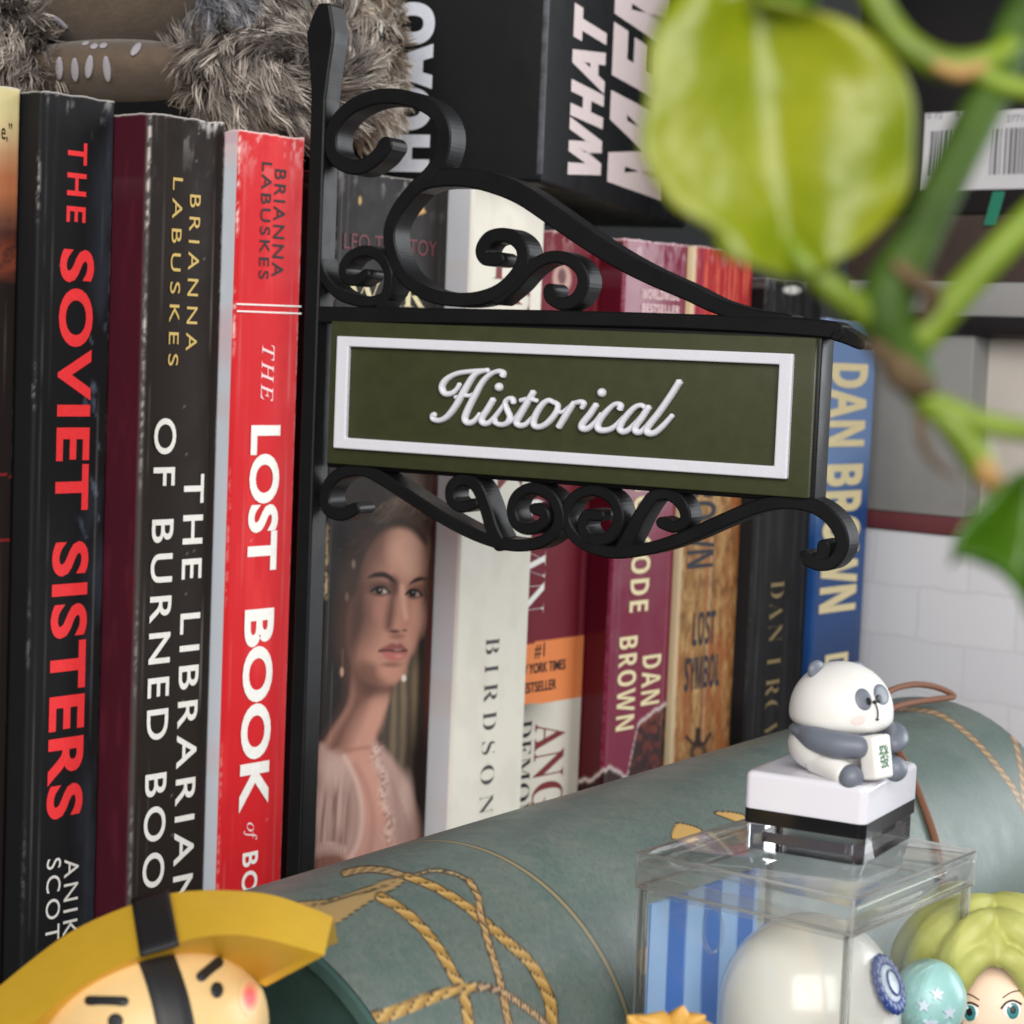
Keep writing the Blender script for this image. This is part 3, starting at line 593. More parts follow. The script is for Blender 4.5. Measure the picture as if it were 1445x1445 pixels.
# bars
def zl(px, py): return sg(px, py)
def bar(name, c, hw, dep0, n=5, tk=TK, sm=True, cap=True):
    q = smooth(sgs(c), n) if sm else sgs(c)
    if np.ndim(hw): hw = np.interp(np.linspace(0, 1, len(q)), np.linspace(0, 1, len(hw)), hw)
    b_ = MB(); b_.ribbon(q, hw, SO + Sb * dep0, St, Z, Sb * (tk - dep0 * 1.7), cap); return b_.build(name, M_SIGN, sign)
z2 = lambda L: [(420 + x / 2.89, y / 2.89) for x, y in L]          # notes taken on enlargements
z5 = lambda L: [(420 + x / 2.89, 420 + y / 2.89) for x, y in L]
z6 = lambda L: [(900 + x / 2.651, 420 + y / 2.651) for x, y in L]
hwid = .165
bar('top_bar', [(452, 444), (700, 447), (950, 453), (1150, 463), (1180, 470)], [.18, .16, .15, .17, .16], .012)
bar('scroll', z2([(352, 592), (322, 635), (262, 676), (200, 676), (146, 640), (130, 575), (150, 500), (222, 430), (330, 392), (450, 402), (548, 450), (592, 530), (585, 620), (540, 700), (460, 780), (392, 872), (368, 960), (392, 1066), (450, 1150), (548, 1208), (690, 1222), (800, 1194), (872, 1136), (912, 1066), (905, 1000), (850, 960), (780, 968), (746, 1015), (760, 1052), (812, 1056)]), [.19] + [.165] * 9 + [.15] * 8 + [.15, .15], .02, 6)
bar('scroll', z2([(470, 772), (540, 735), (640, 722), (760, 738), (900, 790), (1050, 890), (1180, 980), (1320, 1066), (1445, 1130)]) + [(968, 412), (1010, 432), (1060, 446), (1110, 452)], [.12, .19, .21, .21, .19, .17, .15, .13], .028, 5)
bar('scroll', z2([(810, 1215), (880, 1158), (940, 1095), (1010, 1052), (1080, 1052), (1140, 1090), (1160, 1150), (1132, 1215), (1075, 1240), (1025, 1215), (1022, 1185)]), [.15, .14, .13, .13, .13, .14, .14, .12, .15], .036, 5)
bar('scroll', z2([(330, 1245), (358, 1180), (362, 1110), (330, 1050), (270, 1022), (208, 1045), (178, 1092), (192, 1135), (232, 1142), (270, 1118)]), .12, .044, 5)
bar('scroll', z2([(75, 1060), (98, 1130), (150, 1192), (215, 1222), (290, 1230), (360, 1200), (395, 1120)]), .12, .052, 5)
bar('scroll', [(1105, 455), (1150, 462), (1185, 472), (1212, 486)], [.12, .16, .15, .10], .036, 5)
# lower bracket
bar('scroll', z5([(228, 862), (180, 884), (128, 872), (104, 826), (122, 760), (180, 712), (262, 704), (330, 735), (440, 806), (580, 895), (720, 968), (850, 1008), (960, 1005), (1035, 965), (1062, 895), (1030, 815), (955, 778), (892, 806), (868, 866), (888, 925), (942, 946), (995, 918), (1000, 880), (960, 862)]), [.14, .15, .14, .14, .14, .13, .13, .13, .12, .12, .12, .12], .02, 6)
bar('scroll', z5([(815, 1005), (785, 940), (758, 850), (722, 770), (668, 742), (622, 772), (620, 825), (660, 855), (712, 842)]), [.16, .15, .14, .13, .12, .12], .03, 6)
bar('scroll', [(1160, 771), (1157, 786), (1141, 791), (1133, 784)], [.13, .12, .1], .05, 5)
bar('scroll', [(1137, 790), (1155, 797), (1175, 792), (1187, 768), (1178, 740), (1150, 716), (1110, 708), (1070, 714), (1020, 734), (965, 758), (915, 774), (860, 780), (815, 764), (795, 733), (806, 704), (834, 692), (862, 705), (871, 732), (858, 757), (834, 762), (820, 745), (826, 728), (844, 728)], [.13, .13, .15, .15, .14, .13, .12, .12, .12, .13, .13, .12], .038, 6)
bar('scroll', [(874, 778), (888, 752), (904, 722), (921, 700), (942, 698), (960, 713), (965, 733), (950, 744), (931, 738)], [.16, .14, .13, .12, .12], .046, 6)
# backing, panel, raised frame, lettering
def quad(c): return sgs(c)
TL, TR, BRc, BL = quad([(468, 453), (1153, 477), (1141, 703), (465, 654)])
X0, X1 = (TL[0] + BL[0]) / 2, (TR[0] + BRc[0]) / 2; Z1 = (TL[1] + TR[1]) / 2; Z0 = (BL[1] + BRc[1]) / 2
pb = MB(); pb.box(S3((X0 - .12, Z0 - .10), .10), St * (X1 - X0 + .20), Sb * .72, Z * (Z1 - Z0 + .2), .06, 3); pb.build('backing_plate', M_SIGN, sign)
pg_ = MB(); pg_.box(S3((X0, Z0), -.06), St * (X1 - X0), Sb * .20, Z * (Z1 - Z0), .025, 2); panel = pg_.build('panel', M_GREEN, sign)
fa = quad([(481.6, 474.7), (1122.5, 499), (1116, 676), (476, 632)]); fi = quad([(498, 490), (1104, 514), (1096, 658), (494, 617)])
ax0, ax1, az0, az1 = (fa[0, 0] + fa[3, 0]) / 2, (fa[1, 0] + fa[2, 0]) / 2, (fa[2, 1] + fa[3, 1]) / 2, (fa[0, 1] + fa[1, 1]) / 2
bx0, bx1, bz0, bz1 = (fi[0, 0] + fi[3, 0]) / 2, (fi[1, 0] + fi[2, 0]) / 2, (fi[2, 1] + fi[3, 1]) / 2, (fi[0, 1] + fi[1, 1]) / 2
fr = MB(); O4 = [(ax0, az0), (ax1, az0), (ax1, az1), (ax0, az1)]; I4 = [(bx0, bz0), (bx1, bz0), (bx1, bz1), (bx0, bz1)]
lv = []
for q in (O4, I4):
    for d_ in (-.05, -.19): lv.append([S3(p, d_) for p in q])
V = sum(lv, []); F = []
for i in range(4):
    j = (i + 1) % 4; F += [(i, j, 4 + j, 4 + i), (4 + i, 4 + j, 12 + j, 12 + i), (12 + i, 12 + j, 8 + j, 8 + i), (8 + i, 8 + j, j, i)]
fr.add(V, F, sm=False); fo = fr.build('raised_border', M_WHITE, panel); bv = fo.modifiers.new('bevel', 'BEVEL'); bv.width = .035; bv.segments = 3
z8 = lambda L: smooth(sgs([(600 + x / 3.803, 500 + y / 3.803) for x, y in L], -.06), 6)
strokes = [
    ([(58, 322), (44, 330), (50, 350), (85, 354), (125, 332), (170, 275), (215, 195), (258, 125), (290, 98), (340, 84)], [.075, .07, .07, .075, .085, .09, .085, .07, .06]),
    ([(345, 86), (250, 92), (175, 104), (120, 134), (95, 175), (110, 210), (145, 210), (175, 185), (190, 158)], [.06, .065, .07, .085, .085, .075, .06, .06]),
    ([(165, 232), (205, 222), (245, 222), (275, 206)], .055),
    ([(420, 118), (424, 100), (395, 92), (355, 108), (312, 150), (272, 222), (235, 295), (218, 345), (235, 368), (268, 358), (300, 318)], [.085, .075, .065, .075, .085, .09, .085, .075, .06]),
    ([(372, 240), (340, 295), (308, 345), (318, 370), (345, 368), (375, 340), (410, 295), (450, 240)], [.08, .085, .085, .075, .065, .06, .055]),
    ([(480, 262), (474, 240), (450, 240), (434, 262), (446, 300), (460, 335), (446, 368), (410, 378), (378, 364), (382, 345)], [.075, .07, .065, .07, .075, .08, .07, .065, .065]),
    ([(430, 378), (480, 350), (530, 280)], .05),
    ([(588, 200), (560, 248), (520, 318), (495, 362), (512, 382), (545, 376), (580, 340)], [.08, .085, .085, .08, .07, .06]),
    ([(516, 248), (560, 240), (608, 250)], [.06, .065, .055]),
    ([(700, 262), (668, 248), (630, 275), (592, 340), (590, 380), (618, 390), (660, 370), (705, 318), (718, 275), (695, 256)], [.06, .07, .08, .085, .08, .075, .08, .08, .07, .06]),
    ([(700, 305), (740, 310), (785, 275), (805, 260)], .05),
    ([(808, 258), (790, 282), (755, 338), (722, 392)], [.07, .08, .085, .08]),
    ([(800, 264), (838, 256), (858, 264), (846, 290)], [.06, .07, .07, .06]),
    ([(926, 268), (890, 322), (850, 372), (850, 398), (880, 398), (920, 365), (955, 318)], [.075, .085, .085, .08, .07, .06]),
    ([(1050, 296), (1056, 272), (1022, 270), (975, 312), (935, 368), (938, 402), (975, 408), (1020, 390), (1075, 335)], [.08, .07, .065, .08, .085, .08, .07, .06]),
    ([(1192, 292), (1165, 274), (1125, 290), (1072, 350), (1050, 395), (1068, 416), (1105, 400), (1160, 340), (1205, 282)], [.06, .065, .075, .085, .08, .075, .06, .055]),
    ([(1208, 280), (1172, 336), (1135, 388), (1140, 416), (1170, 412), (1215, 362)], [.08, .085, .085, .075, .06]),
    ([(1374, 144), (1325, 222), (1260, 315), (1200, 392), (1202, 422), (1240, 420), (1285, 382), (1335, 326)], [.085, .085, .085, .085, .08, .075, .06]),
]
lt = MB()
for k, (st_, rr) in enumerate(strokes):
    c = z8(st_); rr = np.interp(np.linspace(0, 1, len(c)), np.linspace(0, 1, np.size(rr)), rr) if np.ndim(rr) else np.full(len(c), rr)
    lt.tube([S3(q, -.085 - k * .002) for q in c], rr * .86, 10, True, flat=(Sb, 1.5))
for x, y in ((400, 176), (951, 206)):
    q = sg(600 + x / 3.803, 500 + y / 3.803, -.06); lt.ell(S3(q, -.08), (.095, .095, .13), np.array([St, Z, Sb]), 16, 10)
lt.build('lettering', M_WHITE, panel)
print('SIGN', X1 - X0, Z1 - Z0, project(S3((x0, 0.0)))[1])

# ------------------------------------------------------------------ teal tube with the rope print
Rt = 3.6; zt = 2 * Rt
ta = at_z(640, 1188, zt); tb = at_z(1048, 1063, zt); A_ = nrm((tb - ta) * [1, 1, 0]); Np = np.array([A_[1], -A_[0], 0])   # Np points to the viewer
tc_ = ta + Np * 0.15; tc_[2] = Rt
def tube_u_of(px, py): return float((at_z(px, py, zt) - tc_) @ A_)
u0_, u1_ = tube_u_of(232, 1262), tube_u_of(1318, 985)
print('TUBE', A_, 'len', u1_ - u0_, u0_, u1_)
us = np.arange(u0_, u1_ + .001, .045); phi = np.concatenate([np.linspace(-.6, math.pi + .25, 300), np.linspace(math.pi + .3, 2 * math.pi - .65, 24)])
PH, UU = np.meshgrid(phi, us)   # phi: 0 = towards viewer, pi/2 = up
P = tc_ + UU[..., None] * A_ + Rt * (np.cos(PH)[..., None] * Np + np.sin(PH)[..., None] * Z)
px = project(P); pt = Paint(px[..., 0], px[..., 1], (101, 116, 110)); X, Y = pt.X, pt.Y
view = nrm(CP - tc_); facing = (np.cos(PH)[..., None] * Np + np.sin(PH)[..., None] * Z); tow = CP - P; front = (np.einsum('ijk,ijk->ij', facing, tow) > 0).astype(float)
n1 = vnoise(UU * 1.1 + 5, PH * Rt * 1.1, 91, 5); n2 = vnoise(UU * 9, PH * Rt * 9, 92, 3)
pt.mix(np.clip((n1 - .45) * 1.6, 0, .5), (116, 124, 116)); pt.mix(np.clip((.48 - n1) * 1.6, 0, .5), (82, 99, 95)); pt.mix(np.clip((n2 - .5) * 1.6, 0, .4), (124, 128, 120)); pt.mix(np.clip((vnoise(UU * 26, PH * Rt * 26, 94, 2) - .45) * 1.2, 0, .3), (66, 84, 80)); pt.mix(np.clip((UU - 11) / 9, 0, .35), (74, 90, 85)); pt.mix(np.clip((vnoise(UU * 22, PH * 80, 93, 2) - .8) * 4, 0, .4), (60, 84, 82))
GO, DK = (190, 148, 76), (74, 62, 46)
z3 = lambda L: [(400 + x / 2.89, 1100 + y / 2.89) for x, y in L]
fm = front
def wing(pts, col, dk=DK):
    p = smooth(z3(pts), 5, True); D, ins, *_ = pt.dist(p, True); pt.mix(fm * np.clip(2.0 - D, 0, 1), dk); pt.mix(fm * ins * np.clip(D / 1.2, 0, 1), col)
wing([(-40, 520), (60, 500), (190, 488), (300, 455), (420, 410), (500, 398), (470, 432), (380, 480), (300, 530), (215, 585), (150, 570), (60, 560)], (176, 146, 96))
for k in range(6): pt.mix(fm * np.clip(1.3 - pt.dist(smooth(z3([(60 + k * 55, 520 - k * 12), (160 + k * 50, 510 - k * 14), (260 + k * 40, 480 - k * 14)]), 4), False)[0], 0, 1) * .8, DK)
pt.rope(z3([(250, 382), (330, 366), (420, 372), (520, 402)]), 4.5, 4, (168, 138, 96), DK, fm, 14)
pt.rope(z3([(395, 478), (480, 530), (560, 600), (632, 690), (690, 790), (735, 880), (758, 1010), (770, 1100)]), 6.5, 7.5, GO, DK, fm, 30)
pt.rope(z3([(505, 395), (620, 440), (740, 512), (810, 572), (900, 650), (1000, 742), (1060, 840), (1092, 930), (1090, 1060)]), 5, 8.5, GO, DK, fm, 26)
pt.rope(z3([(540, 386), (620, 371), (700, 385), (758, 415)]), 1.5, 2.5, (160, 142, 108), DK, fm, 8)
pt.rope(z3([(758, 415), (790, 470), (808, 560), (840, 680), (880, 810), (920, 1000), (940, 1100)]), 4, 5, (186, 148, 100), DK, fm, 16)
pt.rope(z3([(380, 972), (480, 940), (600, 890), (720, 856), (800, 845)]), 9.5, 6, GO, DK, fm, 26)
pt.rope(z3([(800, 845), (880, 860), (960, 910), (1040, 970), (1090, 1030)]), 4.5, 4, (190, 158, 128), DK, fm, 16)
pt.rope([(1255, 1000), (1320, 1006), (1370, 1040), (1410, 1085), (1440, 1130), (1470, 1200)], 3, 4.5, (150, 120, 90), (92, 92, 82), fm, 14); pt.rope([(1390, 1000), (1425, 1030), (1440, 1080), (1446, 1140)], 3, 4, (150, 116, 84), (92, 92, 82), fm, 14)
for pl_ in ([(948, 1182), (952, 1166), (962, 1162), (990, 1172), (978, 1190), (960, 1186)], [(1008, 1147), (1030, 1146), (1052, 1152), (1050, 1163), (1030, 1156)], [(900, 1340), (930, 1335), (940, 1360), (905, 1375)]):
    D, ins, *_ = pt.dist(smooth(pl_, 4, True), True); pt.mix(fm * np.clip(2 - D, 0, 1), DK); pt.mix(fm * ins * np.clip(D, 0, 1), (206, 164, 96))
ur = tube_u_of(640, 1188)
for du, w_, c_ in ((0, .075, (70, 72, 62)), (0.0, .04, (150, 138, 106))): pt.mix(np.clip((w_ - np.abs(UU - ur - du)) / .03 + .5, 0, 1), c_)
mbt = MB(); NV, NP = P.shape[:2]; idx = np.arange(NV * NP).reshape(NV, NP)
q = np.stack([idx[:-1], np.roll(idx, -1, 1)[:-1], np.roll(idx, -1, 1)[1:], idx[1:]], -1).reshape(-1, 4)
mbt.add(P.reshape(-1, 3), [tuple(k) for k in q], pt.C.reshape(-1, 3))
M_TUBE = mat('printed_card_tube', (1, 1, 1), rough=.42, spec=.5, attr=True, bump=.03, bscale=16, rvar=.06)
troot = thing('poster_tube', 'thick teal tube printed with gold ropes, lying in front of the books', 'tube', tc_ - Z * Rt)
mbt.build('tube_wall', M_TUBE, troot)
M_TCAP = mat('dark_teal_cap', rgb(58, 84, 80), rough=.6, var=.12, vscale=3)
for uu, sg_ in ((u0_, -1), (u1_, 1)):
    cpm = MB(); ang = np.linspace(0, 2 * math.pi, 72, endpoint=False); rings = [(Rt + .0, 0.02), (Rt - .03, .10), (Rt - .18, .12), (Rt - .24, .02), (Rt - .35, -.06), (0.6, -.06)]; V = []; F = []
    for r_, h_ in rings:
        for a in ang: V.append(tc_ + A_ * (uu + sg_ * h_) + (Np * math.cos(a) + Z * math.sin(a)) * r_)
    for k in range(len(rings) - 1):
        for i in range(72): F.append((k * 72 + i, k * 72 + (i + 1) % 72, (k + 1) * 72 + (i + 1) % 72, (k + 1) * 72 + i))
    F.append(tuple(range((len(rings) - 1) * 72, len(rings) * 72))); cpm.add(V, F); cpm.build('end_cap', M_TCAP, troot, sharp=40)
# orange cord round the far end, tied in a bow on top
M_CORD = mat('orange_cord', rgb(124, 84, 64), rough=.8, bump=.2, bscale=30)
cord = MB()
def hit_tube(px_, py_, r_):
    d = ray(px_, py_); o = CP - tc_; d2 = d - A_ * (d @ A_); o2 = o - A_ * (o @ A_); a, b, c = d2 @ d2, 2 * d2 @ o2, o2 @ o2 - r_ * r_
    return CP + d * ((-b - math.sqrt(max(b * b - 4 * a * c, 0))) / (2 * a))
cord.tube(smooth([hit_tube(x, y, Rt + .07) for x, y in ((1225, 1018), (1262, 1052), (1288, 1100), (1308, 1150), (1322, 1195), (1332, 1260), (1336, 1340))], 6), .085, 8)
kn = hit_tube(1225, 1018, Rt + .1); dk_ = float((kn - CP) @ cF)
cord.tube(smooth([kn] + [at(x, y, dk_ + dd) for x, y, dd in ((1240, 992, .5), (1258, 974, 1.2), (1290, 966, 2.0), (1322, 970, 2.6), (1346, 982, 3.0), (1326, 986, 2.6), (1296, 990, 2.0), (1268, 996, 1.2), (1240, 1008, .5))], 8), .075, 8)
co = cord.build('cord', M_CORD); tag(co, 'orange cord tied round the teal tube with a loop on top', 'cord')

# ------------------------------------------------------------------ clear display box, its contents and the panda on its lid
zb = 7.9
cFt, cL, cRt = at_z(1205, 1268, zb), at_z(908, 1199, zb), at_z(1362, 1197, zb)
e1v = nrm(cL - cFt); e2v = nrm(cRt - cFt); ang_ = math.atan2(e1v[1], e1v[0]); ang2 = math.atan2(e2v[1], e2v[0]); mid = (ang_ + ang2) / 2
B1 = np.array([math.cos(mid + math.pi / 4), math.sin(mid + math.pi / 4), 0]); B2 = np.array([math.cos(mid - math.pi / 4), math.sin(mid - math.pi / 4), 0])
L1 = float((cL - cFt) @ B1); L2 = float((cRt - cFt) @ B2); BO = cFt.copy(); BO[2] = 0
print('BOX', L1, L2, BO, math.degrees(ang_ - ang2))
def bx(a, b, z): return BO + B1 * a + B2 * b + Z * z
def clear(name, tint, edge):
    m = bpy.data.materials.new(name); m.use_nodes = True; nt = m.node_tree; nt.nodes.remove(nt.nodes['Principled BSDF']); out = nt.nodes['Material Output']
    tr = nt.nodes.new('ShaderNodeBsdfTransparent'); tr.inputs[0].default_value = (*tint, 1); gl = nt.nodes.new('ShaderNodeBsdfGlossy'); gl.inputs['Roughness'].default_value = .04; gl.inputs['Color'].default_value = (1, 1, 1, 1)
    lw_ = nt.nodes.new('ShaderNodeLayerWeight'); lw_.inputs['Blend'].default_value = .5; pw_ = nt.nodes.new('ShaderNodeMath'); pw_.operation = 'POWER'; pw_.inputs[1].default_value = 4.5; nt.links.new(lw_.outputs['Facing'], pw_.inputs[0]); fr_ = nt.nodes.new('ShaderNodeMath'); fr_.operation = 'MULTIPLY_ADD'; fr_.inputs[1].default_value = .85; fr_.inputs[2].default_value = .035; nt.links.new(pw_.outputs[0], fr_.inputs[0]); mx = nt.nodes.new('ShaderNodeMixShader')
    nt.links.new(fr_.outputs[0], mx.inputs[0]); nt.links.new(tr.outputs[0], mx.inputs[1]); nt.links.new(gl.outputs[0], mx.inputs[2]); last = mx
    if edge:
        df = nt.nodes.new('ShaderNodeBsdfTranslucent'); df.inputs[0].default_value = (.75, .74, .72, 1); m2 = nt.nodes.new('ShaderNodeMixShader'); m2.inputs[0].default_value = edge; nt.links.new(mx.outputs[0], m2.inputs[1]); nt.links.new(df.outputs[0], m2.inputs[2]); last = m2
    nt.links.new(last.outputs[0], out.inputs[0]); return m
M_CLEAR = clear('clear_acrylic', (.975, .98, .975), 0.0)
M_EDGE = clear('acrylic_edge', (.95, .95, .94), 0.11)
M_POST = clear('acrylic_post', (.66, .66, .64), 0.2)
M_LID = clear('clear_acrylic_lid', (.97, .97, .965), 0.09)
box = thing('display_box', 'clear acrylic display box with a lid, holding a pearly figurine and a striped card', 'box', bx(L1 / 2, L2 / 2, 0))
LH = .52
for (a, b, da, db) in ((0.05, 0.05, L1 - .1, 0), (0.05, 0.05, 0, L2 - .1), (L1 - .05, 0.05, 0, L2 - .1), (0.05, L2 - .05, L1 - .1, 0)):
    w_ = MB(); t_ = .07
    ex = B1 * da if da else B2 * db; ey = B2 * (t_ if b < 1 else -t_) if da else B1 * (t_ if a < 1 else -t_)
    o_ = bx(a, b, .02) + nrm(ex) * .07; ex = ex - nrm(ex) * .14
    w_.box(o_, ex, ey, Z * (zb - LH - .03)); w_.build('wall_pane', M_CLEAR, box)
for a, b in ((.05, .05), (L1 - .14, .05), (.05, L2 - .14), (L1 - .14, L2 - .14)):
    w_ = MB(); w_.box(bx(a, b, .02), B1 * .11, B2 * .11, Z * (zb - LH - .03), .015, 1); w_.build('corner_post', M_POST, box)
lid = MB(); lid.box(bx(0, 0, zb - .14), B1 * L1, B2 * L2, Z * .14, .03, 2); lido = lid.build('lid', M_LID, box)
for (a, b, da, db) in ((0.0, 0.0, L1, 0), (0.0, .1, 0, L2 - .2), (L1 - .1, .1, 0, L2 - .2), (0.0, L2 - .1, L1, 0)):
    w_ = MB(); w_.box(bx(a, b, zb - LH), B1 * (da or .1), B2 * (db or .1), Z * (LH - .15), .02, 2); w_.build('lid_rim', M_EDGE, lido)
for (a, b, da, db) in ((0.16, 0.16, L1 - .32, 0), (0.16, .24, 0, L2 - .48)):
    w_ = MB(); w_.box(bx(a, b, zb - LH - .16), B1 * (da or .06), B2 * (db or .06), Z * .30, .01, 1); w_.build('lid_lip', M_EDGE, lido)

M_GLINT = clear('acrylic_edge_glint', (.96, .96, .95), .62)  # bright strips added as highlights along the acrylic edges
for za_ in (zb - .004, zb - LH - .004):
    for (a, b, da, db) in ((-.012, -.012, L1 + .024, 0), (-.012, .03, 0, L2 - .06), (L1 - .022, .03, 0, L2 - .06), (-.012, L2 - .022, L1 + .024, 0)):
        w_ = MB(); w_.box(bx(a, b, za_ - .03), B1 * (da or .034), B2 * (db or .034), Z * .04, .008, 1); w_.build('edge_glint', M_GLINT, lido)
for a, b in ((-.012, -.012), (L1 - .022, -.012), (-.012, L2 - .022)):
    w_ = MB(); w_.box(bx(a, b, zb - LH + .01), B1 * .034, B2 * .034, Z * (LH - .05), .008, 1); w_.build('edge_glint', M_GLINT, lido)
for a, b in ((.035, .035), (L1 - .055, .035), (.035, L2 - .055)):
    w_ = MB(); w_.box(bx(a, b, .03), B1 * .022, B2 * .022, Z * (zb - LH - .08), .005, 1); w_.build('edge_glint', M_GLINT, box)
# striped card standing inside, against the far left pane
M_CARD = mat('striped_card', (1, 1, 1), rough=.55, attr=True)
ca, cb_, = L1 - .22, .25
g = MB(); n_ = 60; V = []; F = []; C = []
cw = L2 - .8; chh = zb - LH - .35
for j in range(n_ + 1):
    for i in range(n_ + 1):
        x, z = i / n_, j / n_; V.append(bx(L1 - .17 - .03 * (1 - z), .2 + cw * x, .05 + chh * z))
        ph_ = (x * 6.2 - .55 * (1 - z) ** 2 * 2 + .1 * math.sin(z * 3)); k = .5 + .5 * math.tanh(14 * math.sin(ph_ * math.pi)); C.append(s2l(np.array((152, 186, 228)) / 255.) * k + s2l(np.array((56, 110, 190)) / 255.) * (1 - k))
for j in range(n_):
    for i in range(n_): q_ = j * (n_ + 1) + i; F.append((q_, q_ + 1, q_ + n_ + 2, q_ + n_ + 1))
bk_ = np.array(V) + B1 * .04; nv_ = len(V); g.add(V, F, C); g.add(list(bk_), [tuple(reversed(f)) for f in F], C); card = g.build('striped_card', M_CARD, recalc=False)
tag(card, 'blue card with wavy light stripes standing inside the clear box', 'card')
# pearly white figurine
M_PEARL = mat('pearl_glaze', rgb(226, 224, 218), rough=.22, coat=.6, spec=.5, sss=.15, var=.05, vscale=.9)
pc = at(1142, 1424, 31.1)
M_NAVY = mat('navy_paint', rgb(40, 62, 124), rough=.3); M_PALE = mat('pale_paint', rgb(196, 208, 222), rough=.3)
pr_ = thing('figurine', 'pearly white round figurine with a blue flower badge, inside the clear box', 'figurine', (pc[0], pc[1], 0.0))
def egg(V): V = V.copy(); k = V[:, 2] < 0; V[k, :2] *= (1 + .12 * np.minimum(1, -V[k, 2]))[:, None]; return V
b_ = MB(); b_.ell(pc, (1.38, 1.22, 1.46), None, 40, 28, egg); b_.ell((pc[0], pc[1], 2.9), (1.2, 1.1, 2.4), None, 32, 20); b_.build('body', M_PEARL, pr_)
er = MB(); ec = at(1006, 1312, 32.0); er.tube([ec + cR * .15 * math.cos(a) + cU * .36 * math.sin(a) for a in np.linspace(0, 2 * math.pi, 28, endpoint=False)], .03, 8, closed=True); er.build('ear', M_EDGE, pr_)
bd = at(1264, 1392, 30.3); bd = pc + nrm(bd - pc) * np.array([1.38, 1.22, 1.46]) * 1.0
bn = nrm(bd - pc); bxv = nrm(np.cross(Z, bn)); bz = np.cross(bn, bxv)
f_ = MB(); k = 18
for i in range(k):
    a = 2 * math.pi * i / k; f_.ell(bd + (bxv * math.cos(a) + bz * math.sin(a)) * .36 + bn * .02, (.11, .11, .06), np.array([bxv, bz, bn]), 10, 8)
f_.ell(bd, (.38, .38, .07), np.array([bxv, bz, bn]), 28, 8); f_.build('flower_badge', M_NAVY, pr_)
f_ = MB(); f_.ell(bd + bn * .05, (.29, .29, .06), np.array([bxv, bz, bn]), 24, 8); f_.build('badge_petal', M_PALE, pr_)
f_ = MB(); f_.tube([bd + bn * .11 + (bxv * math.cos(a) + bz * math.sin(a)) * .19 for a in np.linspace(0, 2 * math.pi, 24, endpoint=False)], .02, 6, closed=True); f_.build('badge_ring', M_NAVY, pr_)
# turquoise starry dome
M_TURQ = mat('turquoise_paint', rgb(150, 196, 192), rough=.35, coat=.15, var=.06)
tq = at(1312, 1410, 31.6); dome = thing('turquoise_figurine', 'small turquoise figurine dotted with pale stars, beside the pearly one', 'figurine', (tq[0], tq[1], 0))
t_ = MB(); t_.ell(tq, (.56, .6, .62), None, 28, 20); t_.ell((tq[0], tq[1], 2.6), (.52, .56, 2.4), None, 24, 16); t_.build('body', M_TURQ, dome)
for dx, dy in ((-.16, -.3), (.30, -.02), (-.02, .40), (-.34, .12), (.36, -.5), (.1, -.75)):
    d_ = nrm(np.array([dx, -.9, dy])); s_ = MB(); n0 = d_; xx = nrm(np.cross(Z, n0)); zz = np.cross(n0, xx); c0 = tq + d_ * np.array([.56, .6, .62]) * 1.0
    pts_ = [c0 + (xx * math.cos(a) + zz * math.sin(a)) * (.12 if i % 2 == 0 else .05) + n0 * .0 for i, a in enumerate(np.linspace(math.pi / 2, math.pi * 2.5, 10, endpoint=False))]
    s_.prism([p_ + n0 * .03 for p_ in pts_], -n0 * .05); s_.build('star', M_PALE, dome)
# ------------------------------------------------------------------ things printed on rounded bodies
def hit(px, py, c, rad, ax, lift=0.0):
    """point of an ellipsoid (centre c, radii, axes rows) met by the line of sight; nearest rim point when it misses"""
    ax = np.asarray(ax); rad = np.asarray(rad, float); o = (ax @ (CP - c)) / rad; d = (ax @ ray(px, py)) / rad
    a, b, cc = d @ d, 2 * o @ d, o @ o - 1; disc = b * b - 4 * a * cc; t = (-b - math.sqrt(max(disc, 0))) / (2 * a)
    q = o + d * t; q = q / np.linalg.norm(q); n = nrm(ax.T @ (q / rad)); return c + ax.T @ (q * rad) + n * lift, n
def decal(mb, outline, c, rad, ax, lift=.012, rings=5):
    p = np.asarray(outline, float); cen = p.mean(0); n = len(p); V = []; F = []
    for r in range(rings, 0, -1):
        for q in p: V.append(hit(*(cen + (q - cen) * r / rings), c, rad, ax, lift * (1 if r < rings else .1))[0])
    V.append(hit(*cen, c, rad, ax, lift)[0]); ci = len(V) - 1
    for r in range(rings - 1):
        for i in range(n): F.append((r * n + i, r * n + (i + 1) % n, (r + 1) * n + (i + 1) % n, (r + 1) * n + i))
    for i in range(n): F.append(((rings - 1) * n + i, (rings - 1) * n + (i + 1) % n, ci))
    mb.add(V, F); return mb
def oval(cx, cy, rx, ry, rot=0, n=28):
    a = np.linspace(0, 2 * math.pi, n, endpoint=False); x, y = rx * np.cos(a), ry * np.sin(a); c, s_ = math.cos(R(rot)), math.sin(R(rot)); return np.stack([cx + x * c - y * s_, cy + x * s_ + y * c], 1)
def capsule(x0, y0, x1, y1, w):
    d = nrm([x1 - x0, y1 - y0]); n = np.array([-d[1], d[0]]); o = []
    for k in range(9): q = -math.pi / 2 + math.pi * k / 8; o.append(np.array([x1, y1]) + (d * math.cos(q) + n * math.sin(q)) * w)
    for k in range(9): q = math.pi / 2 + math.pi * k / 8; o.append(np.array([x0, y0]) + (d * math.cos(q) + n * math.sin(q)) * w)
    return np.array(o)

